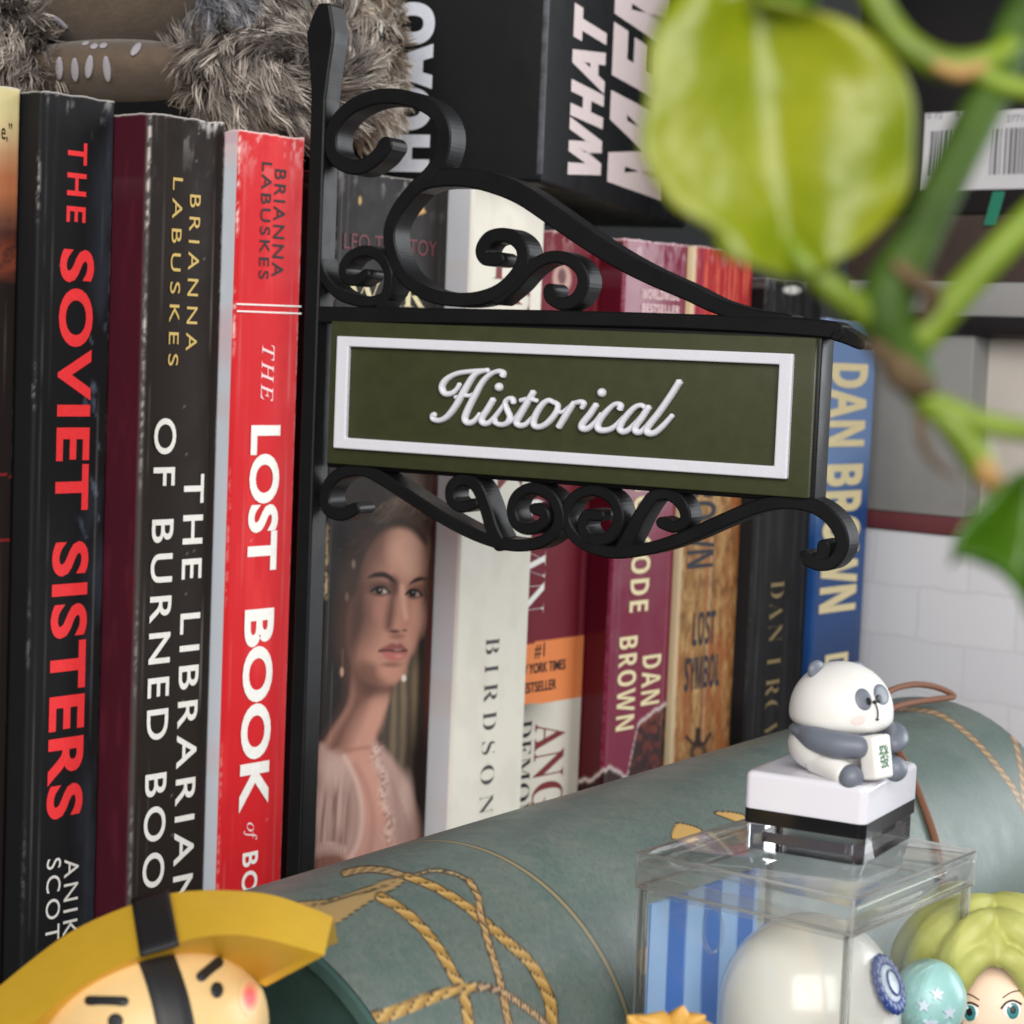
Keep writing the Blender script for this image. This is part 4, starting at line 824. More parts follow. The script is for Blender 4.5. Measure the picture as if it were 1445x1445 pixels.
# ------------------------------------------------------------------ panda on its square base
b0, bl, br = at_z(1214, 1222, zb), at_z(1048, 1197, zb), at_z(1298, 1181, zb)
q1, q2 = nrm(bl - b0), nrm(br - b0); an = (math.atan2(q1[1], q1[0]) + math.atan2(q2[1], q2[0])) / 2
C1 = np.array([math.cos(an + math.pi / 4), math.sin(an + math.pi / 4), 0]); C2 = np.array([math.cos(an - math.pi / 4), math.sin(an - math.pi / 4), 0])
W1 = float((bl - b0) @ C1); W2 = float((br - b0) @ C2); print('PANDA', W1, W2, b0)
M_MILK = mat('milky_white_plastic', rgb(226, 224, 232), rough=.12, coat=.6, sss=.2)
M_BLKG = mat('glossy_black_plastic', rgb(20, 20, 22), rough=.12, coat=.4)
M_GLASS = mat('clear_resin', (.97, .96, .97), rough=.03, trans=1.0, ior=1.45)
M_REFL = mat('dark_reflection', rgb(88, 84, 90), rough=.12, spec=.6, coat=.5)
base = thing('square_stand', 'square stand with milky top, black band and clear foot under the panda', 'stand', b0 + C1 * W1 / 2 + C2 * W2 / 2)
def rounded(mb, a, b, w, d, z, h, r, top=0.0):
    """upright block with rounded vertical corners and a softly rounded top edge"""
    ol = []
    for cx_, cy_, q0 in ((a + w - r, b + d - r, 0), (a + r, b + d - r, 90), (a + r, b + r, 180), (a + w - r, b + r, 270)):
        for k_ in range(7): q = R(q0 + 15 * k_); ol.append((cx_ + r * math.cos(q), cy_ + r * math.sin(q)))
    ol = np.array(ol); cen = np.array([a + w / 2, b + d / 2]); lev = [(z, 0)] + ([(z + h - top * (1 - math.sin(R(q))), top * (1 - math.cos(R(q)))) for q in range(0, 91, 15)] if top else [(z + h, 0)])
    V = []; n_ = len(ol)
    for zz_, ins in lev:
        sc_ = 1 - ins / (np.abs(ol - cen).max(0)); p_ = cen + (ol - cen) * sc_; V += [cb(x, y, zz_) for x, y in p_]
    F = [tuple(range(n_))[::-1], tuple(range(len(V) - n_, len(V)))]
    for l_ in range(len(lev) - 1):
        for i in range(n_): F.append((l_ * n_ + i, l_ * n_ + (i + 1) % n_, (l_ + 1) * n_ + (i + 1) % n_, (l_ + 1) * n_ + i))
    mb.add(V, F)
def cb(a, b, z): return b0 + C1 * a + C2 * b + Z * z
z_ = .004
g = MB(); rounded(g, -.02, -.02, W1 + .04, W2 - .02, z_, .40, .16); g.build('clear_foot', M_GLASS, base, sharp=50)
g = MB(); rounded(g, .2, .2, W1 - .4, W2 - .4, .09 + z_, .16, .12); g.build('foot_reflection', M_REFL, base, sharp=50)  # dark block added for the reflection seen inside the clear foot
g = MB(); rounded(g, -.05, -.05, W1 + .10, W2 + .04, .402 + z_, .225, .12); g.build('black_band', M_BLKG, base, sharp=50)
g = MB(); rounded(g, -.05, -.05, W1 + .10, W2 + .04, .628 + z_, .575, .12, .09); g.build('milky_top', M_MILK, base, sharp=50)
zt_ = zb + .612 + .59 + z_
M_PW = mat('matt_white_paint', rgb(232, 230, 226), rough=.45, var=.02, sss=.1)
M_PG = mat('slate_grey_paint', rgb(112, 118, 130), rough=.42, var=.04)
M_PB = mat('black_paint', rgb(30, 30, 34), rough=.35); M_BLUSH = mat('pink_blush', rgb(236, 214, 208), rough=.5)
M_JADE = mat('green_ink', rgb(46, 104, 66), rough=.5)
bc = b0 + C1 * W1 * .5 + C2 * W2 * .5; dfr = float((b0 - CP) @ cF); dpan = dfr + 1.0
fw = nrm([.70, -.72, 0]); sd = np.array([-fw[1], fw[0], 0]) ; AX = np.array([fw, sd, Z])    # sd points to the panda's left
hc = at(1187, 1003, dpan + .05); panda = thing('panda_figurine', 'small white and grey panda figurine holding a tile, sitting on the square stand', 'figurine', (hc[0], hc[1], zt_))
hr = np.array([.80, .80, .77])
def dome_(V):
    V = V.copy(); k = V[:, 2] < 0; zz = np.abs(V[:, 2]); rr_ = np.hypot(V[:, 0], V[:, 1]) + 1e-9
    f = np.where(k, (1 - zz ** 3.2) ** (1 / 3.2) / rr_, 1.0); V[:, 0] *= f; V[:, 1] *= f; V[k, 2] *= .39; return V
bodyc = at(1172, 1062, dpan); bodyc[2] = zt_ + .40
g = MB(); g.ell(bodyc, (.66, .66, .46), AX, 36, 24); g.build('body', M_PW, panda)
g = MB(); g.ell(hc, hr, AX, 44, 30, dome_); head = g.build('head', M_PW, panda)
er_ = hit(1152, 946, hc, hr, AX)[0]; g = MB(); g.ell(er_ + Z * .01, (.09, .19, .15), AX, 20, 14); g.build('ear', M_PG, head)
er_ = hc + (sd * .44 - fw * .08) + Z * .60; g = MB(); g.ell(er_, (.09, .17, .13), AX, 20, 14); g.build('ear', M_PG, head)
hr2 = hr * 1.003
for args in ((1218.5, 987, 11.5, 16, -18), (1243.5, 980, 10, 15.5, -22)):
    g = decal(MB(), oval(*args), hc, hr2, AX, .014); g.build('eye_patch', M_PG, head)
for x, y in ((1225, 990), (1239.5, 986)): decal(MB(), oval(x, y, 4.4, 6.2, -12), hc, hr2, AX, .026).build('eye', M_PB, head)
pth = [hit(x, y, hc, hr2, AX, .006)[0] for x, y in ((1234, 991), (1237, 998), (1238.5, 1006), (1237.8, 1015))]
g = MB(); g.tube(smooth(pth, 4), .013, 8); g.ell(pth[0], (.035, .045, .03), AX, 12, 8); g.ell(pth[-1], (.02, .04, .022), AX, 10, 8); g.build('nose_and_mouth', M_PB, head)
g = decal(MB(), oval(1211, 1016, 11, 7, -10), hc, hr2, AX, .006); g.build('cheek', M_BLUSH, head)
# shoulders and arms: a grey shawl-like band that ends in paws on the tile
g = MB(); g.ell(bodyc + Z * .22, (.655, .67, .17), AX, 40, 18); g.build('shoulders', M_PG, panda)
tilec = at(1246, 1068, dfr + .10)
for pts_, w_ in (([(1128, 1031, .95), (1150, 1042, .52), (1180, 1051, .25), (1210, 1054, .12), (1222, 1056, .10)], (.13, .20, .215, .18, .12)), ([(1240, 1030, 1.1), (1262, 1034, .8), (1267, 1044, .5), (1258, 1054, .35)], (.15, .17, .16, .11))):
    c_ = smooth([at(x, y, dfr + dd) for x, y, dd in pts_], 6); g = MB(); g.tube(c_, np.interp(np.linspace(0, 1, len(c_)), np.linspace(0, 1, len(w_)), w_), 16); g.build('arm', M_PG, panda)
for x, y, dd, s_ in ((1201, 1097, .10, -1), (1263, 1085, .46, 1)):
    fcn = at(x, y, dfr + dd); g = MB(); g.ell(fcn, (.19, .19, .195), AX, 22, 14); g.build('foot', M_PG, panda)
    lg = MB(); lg.tube(smooth([bodyc + sd * (.30 * s_) - Z * .14 + fw * .05, (bodyc + sd * (.34 * s_) - Z * .16 + fcn) / 2 + Z * .02, fcn - fw * .10], 5), np.linspace(.30, .17, 11), 18); lg.build('leg', M_PW, panda)
tile = thing('game_tile', 'small white tile with a green character, held by the panda', 'tile', tilec - Z * .34)
tn = nrm(fw + np.array([0, 0, .18])); tx = sd; tz = np.cross(tn, tx); tz = tz if tz[2] > 0 else -tz
g = MB(); o_ = tilec - tx * .225 - tz * .33 - tn * .28; g.box(o_, tx * .45, tn * .30, tz * .66, .055, 4); g.build('tile_body', M_PW, tile)
g = MB(); ex_ = tx if True else -tx; letter(g, '發', tilec + tn * .022 - tx * .13 - tz * .17, ex_, tz, .26, .36, tn, lift=.004, off=.012); g.build('lettering', M_JADE, tile, recalc=False)

# ------------------------------------------------------------------ yellow-hat figurine, lower left corner
M_SKINY = mat('cream_vinyl', rgb(226, 192, 136), rough=.4, sss=.25, var=.02)
M_HAT = mat('yellow_vinyl', rgb(228, 182, 54), rough=.45, var=.03, bump=.02, bscale=20)
M_STRAP = mat('black_vinyl', rgb(34, 34, 36), rough=.5, var=.05)
dh = 26.0; kh = dh / FPX
fc = at(218, 1456, dh); frad = np.array([162 * kh, 150 * kh, 138 * kh]); AXI = np.array([cR, cF, cU])
rl = R(14); AXI = np.array([cR * math.cos(rl) + cU * math.sin(rl), cF, -cR * math.sin(rl) + cU * math.cos(rl)])
hatf = thing('toy_figurine', 'frowning cream-faced toy figurine in a yellow hat with a black strap', 'figurine', (fc[0], fc[1], 0))
g = MB(); g.ell(fc, frad, AXI, 48, 32); hd = g.build('head', M_SKINY, hatf)
g = MB(); g.ell((fc[0], fc[1] + .2, 2.6), (1.25, .95, 2.6), None, 32, 20); g.build('body', M_HAT, hatf)
NQ = 48; tt = np.linspace(0, 1, NQ)
def crv(L): 
    c = smooth(L, 8); s_ = np.r_[0, np.cumsum(np.hypot(*np.diff(c, axis=0).T))]; return np.stack([np.interp(tt * s_[-1], s_, c[:, i]) for i in (0, 1)], 1)
cB = crv([(-95, 1500), (-60, 1445), (0, 1391), (95, 1318), (185, 1277), (245, 1260), (311, 1256), (381, 1262), (439, 1281), (470, 1294)])
cA = crv([(-45, 1560), (-5, 1495), (52, 1440), (114, 1391), (187, 1353), (239, 1336), (277, 1324), (329, 1319), (385, 1327), (458, 1348)])
cC = crv([(0, 1580), (40, 1520), (90, 1470), (140, 1425), (190, 1390), (240, 1372), (280, 1366), (320, 1372), (350, 1382), (375, 1392)])
dB, dA, dC = dh + .85, dh - .95, dh - .15
hrow = []
for i in range(NQ):
    a, b, c = at(*cA[i], dA), at(*cB[i], dB), at(*cC[i], dC + .2)
    bk2 = b + (b - a) * .0 + cF * .8 - cU * .5
    hrow.append([a, a + (b - a) * .02, a + (b - a) * .5 + cU * .03 - cF * .03, b - (b - a) * .02, b, bk2, c + cF * .9, c, a + (c - a) * .03])
hrow = np.array(hrow); K = hrow.shape[1]; V = hrow.reshape(-1, 3); F = []
for i in range(NQ - 1):
    for k in range(K): F.append((i * K + k, i * K + (k + 1) % K, (i + 1) * K + (k + 1) % K, (i + 1) * K + k))
F.append(tuple(range(K))); F.append(tuple(range(NQ * K - 1, (NQ - 1) * K - 1, -1)))
g = MB(); g.add(V, F); hat = g.build('hat', M_HAT, hatf, sharp=40)
# strap over the hat, then down the face
sA = [i for i in range(NQ) if 188 <= cA[i][0] <= 268]; V = []; F = []
ia = np.interp([198, 252], cA[:, 0], np.arange(NQ)); ib = np.interp([187, 239], cB[:, 0], np.arange(NQ))
def lerp_curve(c, f): j = int(f); r_ = f - j; return c[j] * (1 - r_) + c[min(j + 1, NQ - 1)] * r_
for w_ in np.linspace(0, 1, 9):
    for h_ in np.linspace(-.04, 1.02, 9):
        pa = at(*lerp_curve(cA, ia[0] + (ia[1] - ia[0]) * w_), dA); pb2 = at(*lerp_curve(cB, ib[0] + (ib[1] - ib[0]) * w_), dB)
        V.append(pa + (pb2 - pa) * h_ + cU * (.03 + .03 * math.sin(math.pi * np.clip(h_, 0, 1))) - cF * (.03 + .03 * math.sin(math.pi * np.clip(h_, 0, 1))))
for i in range(8):
    for k in range(8): F.append((i * 9 + k, i * 9 + k + 1, (i + 1) * 9 + k + 1, (i + 1) * 9 + k))
g = MB(); g.add(V, F); so = g.build('strap', M_STRAP, hatf); md = so.modifiers.new('thickness', 'SOLIDIFY'); md.thickness = .06; md.offset = 0
g = MB(); V = []; F = []; nr = 16
for k in range(nr + 1):
    f_ = k / nr; xl, xr = 190 + (222 - 190) * f_ + 4 * math.sin(f_ * 3), 243 + (276 - 243) * f_ + 4 * math.sin(f_ * 3); y = 1345 + 115 * f_
    for j in range(7): V.append(hit(xl + (xr - xl) * j / 6, y - 6 * j / 6, fc, frad, AXI, .035 if 0 < j < 6 else .004)[0])
for k in range(nr):
    for j in range(6): F.append((k * 7 + j, k * 7 + j + 1, (k + 1) * 7 + j + 1, (k + 1) * 7 + j))
g.add(V, F); g.build('strap', M_STRAP, hatf)
decal(MB(), capsule(284, 1378, 308, 1358, 7.5), fc, frad, AXI, .03).build('eyebrow', M_STRAP, hd); decal(MB(), capsule(126, 1412, 175, 1413, 7), fc, frad, AXI, .03).build('eyebrow', M_STRAP, hd)
decal(MB(), oval(306, 1397, 9, 11.5), fc, frad, AXI, .03).build('eye', M_STRAP, hd); decal(MB(), oval(163, 1441, 11, 11), fc, frad, AXI, .03).build('eye', M_STRAP, hd)
g = MB(); n_ = 30; V = [hit(352, 1407, fc, frad, AXI, .006)[0]]; C = [s2l(np.array((232, 92, 96)) / 255.)]; F = []
for r_ in range(1, 7):
    for a in range(n_):
        q = 2 * math.pi * a / n_; V.append(hit(352 + 15 * r_ / 6 * math.cos(q), 1407 + 26 * r_ / 6 * math.sin(q), fc, frad, AXI, .006)[0]); k = max(0, 1 - ((r_ / 6) - .35) / .65) if r_ > 2 else 1; C.append(s2l(np.array((232, 92, 96)) / 255.) * min(k, 1) + s2l(np.array((236, 206, 150)) / 255.) * (1 - min(k, 1)))
for a in range(n_): F.append((0, 1 + a, 1 + (a + 1) % n_))
for r_ in range(5):
    for a in range(n_): F.append((1 + r_ * n_ + a, 1 + r_ * n_ + (a + 1) % n_, 1 + (r_ + 1) * n_ + (a + 1) % n_, 1 + (r_ + 1) * n_ + a))
g.add(V, F, C); g.build('cheek', mat('sprayed_blush', (1, 1, 1), rough=.4, attr=True), hd)

# ------------------------------------------------------------------ blond figurine at the right corner
M_SKIN = mat('light_skin_plastic', rgb(244, 214, 190), rough=.45, sss=.2); M_HAIR = mat('lime_blond_plastic', rgb(182, 184, 104), rough=.48, var=.05, sss=.1)
M_TEAL = mat('teal_iris', rgb(52, 128, 134), rough=.25); M_EYEW = mat('eye_white', rgb(238, 236, 232), rough=.3); M_LINE = mat('brown_line', rgb(62, 46, 36), rough=.5)
db = 33.0; kb = db / FPX; hb = at(1404, 1418, db); rb_ = np.array([82, 90, 98]) * kb; AXC = np.array([cR, cF, cU])
doll = thing('doll_figurine', 'doll figurine with swept lime blond hair and teal eyes, beside the clear box', 'figurine', (hb[0], hb[1], 0))
g = MB(); g.ell(hb, rb_, AXC, 40, 28); fh = g.build('head', M_SKIN, doll)
g = MB(); g.ell((hb[0], hb[1] + .1, 2.6), (.9, .7, 2.6), None, 24, 16); g.build('body', M_PB, doll)
hair = MB(); hcn = hb + cF * .42 + cU * .22; hair.ell(hcn, np.array([104, 92, 112]) * kb, AXC, 36, 24)
def lock(L, w, flat=.75):
    p_ = smooth([at(x, y, db + dd) for x, y, dd in L], 7); m = len(p_); s_ = np.linspace(0, 1, m); rr = np.interp(s_, np.linspace(0, 1, len(w)), w) * kb
    hair.tube(p_, rr, 12, True)
for L, w in [
    ([(1402, 1350, -1.02), (1380, 1352, -1.1), (1358, 1376, -1.0), (1345, 1412, -.85), (1342, 1460, -.7)], (12, 18, 19, 15, 5)),
    ([(1406, 1350, -1.02), (1424, 1352, -1.08), (1444, 1372, -1.0), (1458, 1410, -.85), (1462, 1462, -.7)], (12, 17, 18, 14, 5)),
    ([(1400, 1296, -.55), (1376, 1312, -.85), (1350, 1346, -.85), (1330, 1392, -.6), (1322, 1440, -.4)], (16, 24, 25, 19, 6)),
    ([(1404, 1294, -.55), (1432, 1310, -.85), (1462, 1340, -.85), (1482, 1390, -.6), (1490, 1440, -.4)], (16, 24, 25, 19, 6)),
    ([(1398, 1280, 0), (1360, 1290, -.3), (1322, 1318, -.4), (1296, 1362, -.2), (1286, 1420, .1)], (20, 28, 28, 22, 7)),
    ([(1404, 1278, 0), (1440, 1288, -.3), (1478, 1318, -.4), (1500, 1362, -.2), (1510, 1420, .1)], (20, 28, 28, 22, 7)),
    ([(1396, 1292, .5), (1350, 1290, .4), (1304, 1310, .4), (1274, 1342, .5), (1262, 1372, .6)], (24, 28, 26, 18, 5)),
    ([(1390, 1300, .9), (1344, 1320, .9), (1300, 1360, .9), (1272, 1410, .8), (1268, 1450, .7)], (24, 30, 28, 20, 6)),
    ([(1402, 1322, -.9), (1394, 1336, -1.02), (1388, 1354, -1.1), (1384, 1372, -1.06)], (10, 13, 11, 3)),
    ([(1404, 1300, -.6), (1405, 1325, -.92), (1406, 1345, -1.04), (1410, 1366, -1.08)], (12, 14, 12, 3)),
]: lock(L, w)
ho = hair.build('hair', M_HAIR, doll); md = ho.modifiers.new('merge', 'REMESH'); md.mode = 'VOXEL'; md.voxel_size = .035; md.use_smooth_shade = True; md = ho.modifiers.new('soft', 'SMOOTH'); md.factor = .5; md.iterations = 2
rc_ = rb_ * 1.004
for cx, cy, s_ in ((1368, 1428, -1), (1428, 1425, 1)):
    decal(MB(), oval(cx, cy, 13, 12.5), hb, rc_, AXC, .010).build('eye_white', M_EYEW, fh); decal(MB(), oval(cx + 1, cy + 1, 9.5, 12), hb, rc_, AXC, .018).build('iris', M_TEAL, fh)
    decal(MB(), oval(cx + 1, cy, 5, 6.5), hb, rc_, AXC, .025).build('pupil', M_PB, fh); decal(MB(), oval(cx - 3, cy - 6, 2.6, 2.6), hb, rc_, AXC, .032).build('eye_glint', M_EYEW, fh)
    for dy, w_, pts_ in ((0, .022, [(-15, -2), (-8, -10), (2, -13), (13, -8)]), (0, .012, [(-13, -22 if s_ < 0 else -17), (0, -25), (14, -17 if s_ < 0 else -27)])):
        g = MB(); g.tube(smooth([hit(cx + x, cy + y, hb, rc_, AXC, .012)[0] for x, y in pts_], 5), w_ * .8, 6); g.build('eyelash' if w_ > .02 else 'eyebrow', M_LINE, fh)
# tuft of a small yellow toy peeping in at the bottom edge
M_TUFT = mat('amber_vinyl', rgb(214, 164, 78), rough=.45, var=.06)
yt = at(930, 1466, 27.0); toy = thing('toy_figurine', 'small amber toy figurine with spiky hair, just below the clear box', 'figurine', (yt[0], yt[1], 0))
g = MB(); g.ell(yt - Z * .15, (.62, .5, .45), None, 24, 16)
for x, y, dx, dy in ((900, 1438, -14, -4), (930, 1434, -30, 2), (958, 1428, 6, -8), (975, 1434, 20, 0), (990, 1446, 12, 4)): g.tube([at(x - dx * .4 + 8, 1462, 27.0), at(x, y + 8, 26.8), at(x + dx, y + dy, 26.7)], [.2, .16, .02], 10)
g.build('spiky_hair', M_TUFT, toy); g = MB(); g.ell((yt[0], yt[1], 3.0), (.6, .5, 3.0), None, 20, 12); g.build('body', M_TUFT, toy)

# ------------------------------------------------------------------ plush animal lying on the books
M_SUEDE = mat('brown_suede', rgb(92, 78, 65), rough=.9, var=.16, vscale=2.6, bump=.5, bscale=9, sheen=.3)
M_FUR = mat('fur_strands', (1, 1, 1), rough=.6, attr=True, spec=.3); M_UNDER = mat('fur_base', rgb(84, 74, 66), rough=.95, var=.3, vscale=4)
M_THREAD = mat('white_thread', rgb(168, 164, 172), rough=.6, bump=.5, bscale=60)
pz = 20.35; dp = 49.0; kp = dp / FPX
plush = thing('plush_animal', 'grey brown shaggy plush animal with suede pads, lying across the tops of the left books', 'plush toy', (at(200, 120, dp)[0], at(200, 120, dp)[1], pz))
AXC3 = np.array([cR, cF, cU])
g = MB(); g.ell(at(160, -50, dp), (150 * kp, 2.2, 132 * kp), AXC3, 40, 28); body_p = g.build('suede_pad', M_SUEDE, plush)
g = MB(); g.ell(at(170, 100, dp - .6), (165 * kp, 1.4, 40 * kp), AXC3, 36, 20); lowp = g.build('suede_roll', M_SUEDE, plush)
g = MB()
for x, y, l_, a_ in ((33, 16, 12, 78), (62, 37, 16, 68), (84, 30, 13, 60), (84, 96, 15, 104), (106, 98, 16, 100), (126, 94, 15, 104), (151, 97, 17, 92), (121, 62, 6, 95), (133, 66, 6, 95), (146, 65, 6, 100), (192, 70, 12, 108)):
    c_ = (at(160, -50, dp), (150 * kp, 2.2, 132 * kp)) if y < 55 else (at(170, 100, dp - .6), (165 * kp, 1.4, 40 * kp)); P_, n_ = hit(x, y, c_[0], c_[1], AXC3, .02)
    d_ = cR * math.cos(R(a_)) - cU * math.sin(R(a_)); d_ = nrm(d_ - n_ * (d_ @ n_)); g.ell(P_, (l_ * kp * 1.15, 5.5 * kp, .03), np.array([d_, nrm(np.cross(n_, d_)), n_]), 14, 10)
g.build('stitching', M_THREAD, plush)
rs = np.random.RandomState(7)
def fur(c, rad, n_tuft, ln, cols, seed, down=.5, per=17):
    r_ = np.random.RandomState(seed); V = []; F = []; C = []
    ph = r_.uniform(0, 6, 6)
    for _ in range(n_tuft):
        while True:
            q = nrm(r_.normal(size=3)); n = nrm(AXC3.T @ (q / rad))
            if n @ cF < .35: break
        p0 = c + AXC3.T @ (q * rad)
        fl = np.array([math.sin(p0[0] * 1.1 + ph[0]) + math.sin(p0[2] * 1.7 + ph[1]), math.sin(p0[2] * 1.3 + ph[2]) * .7, math.sin(p0[0] * 1.5 + ph[3]) + math.cos(p0[2] * .9 + ph[4])]); fl = nrm(fl - n * (fl @ n) * .8)
        drift = nrm(n * .42 + fl * .85 + np.array([0, 0, -down]) + r_.normal(size=3) * .28); L_ = ln * r_.uniform(.6, 1.35); tipc = p0 + drift * L_; bend = nrm(np.cross(n, fl)) * r_.uniform(-.35, .35) * L_
        tc0 = np.array(cols[r_.randint(len(cols))]) * r_.uniform(.8, 1.15)
        for _k in range(per):
            a = p0 + np.cross(n, nrm(r_.normal(size=3))) * .26 * r_.uniform(.1, 1); b = tipc + r_.normal(size=3) * ln * .10
            cen = (a + b) / 2 + n * ln * .20 + bend + r_.normal(size=3) * ln * .04; s_ = nrm(np.cross(b - a, n + r_.normal(size=3) * .5)); w = r_.uniform(.008, .022); o = len(V)
            hl = r_.uniform(.85, 1.2)
            for t_, ww in ((0, .9), (.35, 1), (.7, .75), (1, .12)):
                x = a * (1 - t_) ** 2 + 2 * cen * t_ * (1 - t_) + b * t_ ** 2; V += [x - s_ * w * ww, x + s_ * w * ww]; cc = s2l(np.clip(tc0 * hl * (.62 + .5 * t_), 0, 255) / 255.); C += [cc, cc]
            for k in range(3): F.append((o + 2 * k, o + 2 * k + 1, o + 2 * k + 3, o + 2 * k + 2))
    return V, F, C
BR = [(140, 130, 124), (164, 154, 146), (116, 106, 100), (196, 186, 176)]; GY = [(128, 128, 134), (104, 104, 110), (150, 148, 152)]; LT = [(176, 160, 146), (196, 184, 170), (150, 136, 122), (206, 198, 188)]
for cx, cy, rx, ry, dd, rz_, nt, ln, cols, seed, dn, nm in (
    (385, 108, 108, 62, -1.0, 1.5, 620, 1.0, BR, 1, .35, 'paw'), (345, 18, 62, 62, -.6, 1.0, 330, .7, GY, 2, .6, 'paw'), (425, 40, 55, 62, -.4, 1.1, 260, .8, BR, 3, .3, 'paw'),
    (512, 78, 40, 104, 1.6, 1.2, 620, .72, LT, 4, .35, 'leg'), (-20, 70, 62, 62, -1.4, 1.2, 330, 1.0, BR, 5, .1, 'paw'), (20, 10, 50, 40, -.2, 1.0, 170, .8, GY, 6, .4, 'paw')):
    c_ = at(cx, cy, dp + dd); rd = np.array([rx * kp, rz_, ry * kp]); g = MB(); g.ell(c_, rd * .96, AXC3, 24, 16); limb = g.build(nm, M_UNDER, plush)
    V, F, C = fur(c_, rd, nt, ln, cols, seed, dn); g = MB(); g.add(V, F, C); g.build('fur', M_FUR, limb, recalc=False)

# ------------------------------------------------------------------ black game box on top of the books
M_BOX = mat('black_card_box', rgb(21, 21, 23), rough=.5, spec=.15, var=.12, vscale=.8, bump=.05, bscale=7, rvar=.1); M_WORN = mat('worn_box_edge', rgb(76, 78, 84), rough=.6, var=.5, vscale=3)
I_BOX = ink('pinkish_white_ink', (226, 208, 206)); I_BOX2 = ink('cool_white_ink', (206, 210, 220))
aB = R(72.9); Rv = np.array([math.cos(aB), math.sin(aB), 0]); Lv = np.array([-math.sin(aB), math.cos(aB), 0]); zbx = 19.62
bp0 = at_z(763, 258, zbx)
gbox = thing('game_box', 'large black game box with heavy pale letters, standing on top of the books', 'box', bp0 + Rv * 8 + Lv * 4)
g = MB(); g.box(bp0, Rv * 17, Lv * 8.5, Z * 24, .12, 3); g.build('box_body', M_BOX, gbox)
def bfp(px, py): P_ = on_plane(px, py, bp0, Lv); return float((P_ - bp0) @ Rv), float(P_[2])
def blp(px, py): P_ = on_plane(px, py, bp0, Rv); return float((P_ - bp0) @ Lv), float(P_[2])
a0, z0 = bfp(800, 246); a1, _ = bfp(847, 244); _, z1 = bfp(811, 4)
def bl_text(text, a0, a1, z0, z1, space=1.0, off=.05):
    g = MB(); letter(g, text, bp0 + Rv * a1 + Z * (z0 - zbx), Z, -Rv, z1 - z0, a1 - a0, -Lv, 'bold', off, space, lift=.015); g.build('lettering', I_BOX, gbox, recalc=False)
bl_text('WHAT', a0, a1, z0, z1, 1.05, .036)
c0, zz0 = bfp(856, 256); c1 = c0 + (a1 - a0) * 2.0; _, zz1 = bfp(862, 27)
bl_text('ME', c0, c1, zz0, bfp(868, 32)[1], 1.05, .034); zq = bfp(868, 20)[1]; bl_text('ME', c0, c1, zq, zq + (bfp(868, 32)[1] - zz0), 1.05, .034)
l0, lz0 = blp(606, 243); l1 = l0 + 1.25; lz1 = blp(606, 3)[1]
g = MB(); letter(g, 'HOAO', bp0 + Lv * l0 + Z * (lz0 - zbx), Z, Lv, lz1 - lz0, l1 - l0, -Rv, 'bold', .035, 1.0, lift=.015); g.build('lettering', I_BOX2, gbox, recalc=False)
g = MB(); g.box(bp0 - Rv * .012 - Lv * .012 + Z * .2, Rv * .16, Lv * .16, Z * 23.6, .05, 2); g.build('worn_edge', M_WORN, gbox)

# ------------------------------------------------------------------ stack of boxes at the far end of the shelf
sE = BLUE[2] + 1.0; PE = RO + U * sE
def ez(px, py, ds=0.0): P_ = on_plane(px, py, PE + U * ds, U); return float((P_ - RO) @ Mo), float(P_[2])
def stackbox(name, label, xl, xr, yt, zb_, col, ds=0.0, thick=12.0, rough=.6, ztop=None, xref=1300, var=.05, m=None):
    ea, _ = ez(xl, 700, ds); eb, _ = ez(xr, 700, ds); zt2 = ez(xref, yt, ds)[1] if ztop is None else ztop
    t_ = thing(name, label, 'box', PE + U * (ds + thick / 2) + Mo * (ea + eb) / 2 + Z * zb_)
    g = MB(); g.box(PE + U * ds + Mo * ea + Z * zb_, Mo * (eb - ea), U * thick, Z * (zt2 - zb_), .06, 2); g.build('box_body', m or mat(name + '_card', rgb(*col), rough=rough, var=var, vscale=.5), t_)
    return t_, ea, eb, zt2
# white card with a sketched brick drawing
M_BRICK = bpy.data.materials.new('sketched_bricks'); M_BRICK.use_nodes = True; nt = M_BRICK.node_tree; b_ = nt.nodes['Principled BSDF']; b_.inputs['Roughness'].default_value = .6
tcx = nt.nodes.new('ShaderNodeTexCoord'); mp_ = nt.nodes.new('ShaderNodeMapping'); bt = nt.nodes.new('ShaderNodeTexBrick'); nz_ = nt.nodes.new('ShaderNodeTexNoise'); sx_ = nt.nodes.new('ShaderNodeSeparateXYZ'); cx_ = nt.nodes.new('ShaderNodeCombineXYZ')
mp_.inputs['Rotation'].default_value = (0, 0, R(40)); bt.inputs['Scale'].default_value = .19; bt.inputs['Mortar Size'].default_value = .014; bt.inputs['Mortar Smooth'].default_value = 1.0
bt.inputs['Color1'].default_value = (*rgb(206, 208, 214), 1); bt.inputs['Color2'].default_value = (*rgb(212, 213, 218), 1); bt.inputs['Mortar'].default_value = (*rgb(200, 201, 207), 1)
nz_.inputs['Scale'].default_value = .8; mxv = nt.nodes.new('ShaderNodeMix'); mxv.data_type = 'VECTOR'; mxv.inputs['Factor'].default_value = .22
nt.links.new(tcx.outputs['Object'], mp_.inputs['Vector']); nt.links.new(mp_.outputs[0], sx_.inputs[0]); nt.links.new(sx_.outputs['X'], cx_.inputs['X']); nt.links.new(sx_.outputs['Z'], cx_.inputs['Y'])
nt.links.new(cx_.outputs[0], mxv.inputs['A']); nt.links.new(tcx.outputs['Object'], nz_.inputs['Vector']); nt.links.new(nz_.outputs['Color'], mxv.inputs['B']); nt.links.new(mxv.outputs['Result'], bt.inputs['Vector']); nt.links.new(bt.outputs['Color'], b_.inputs['Base Color'])
zwt = ez(1300, 752)[1]
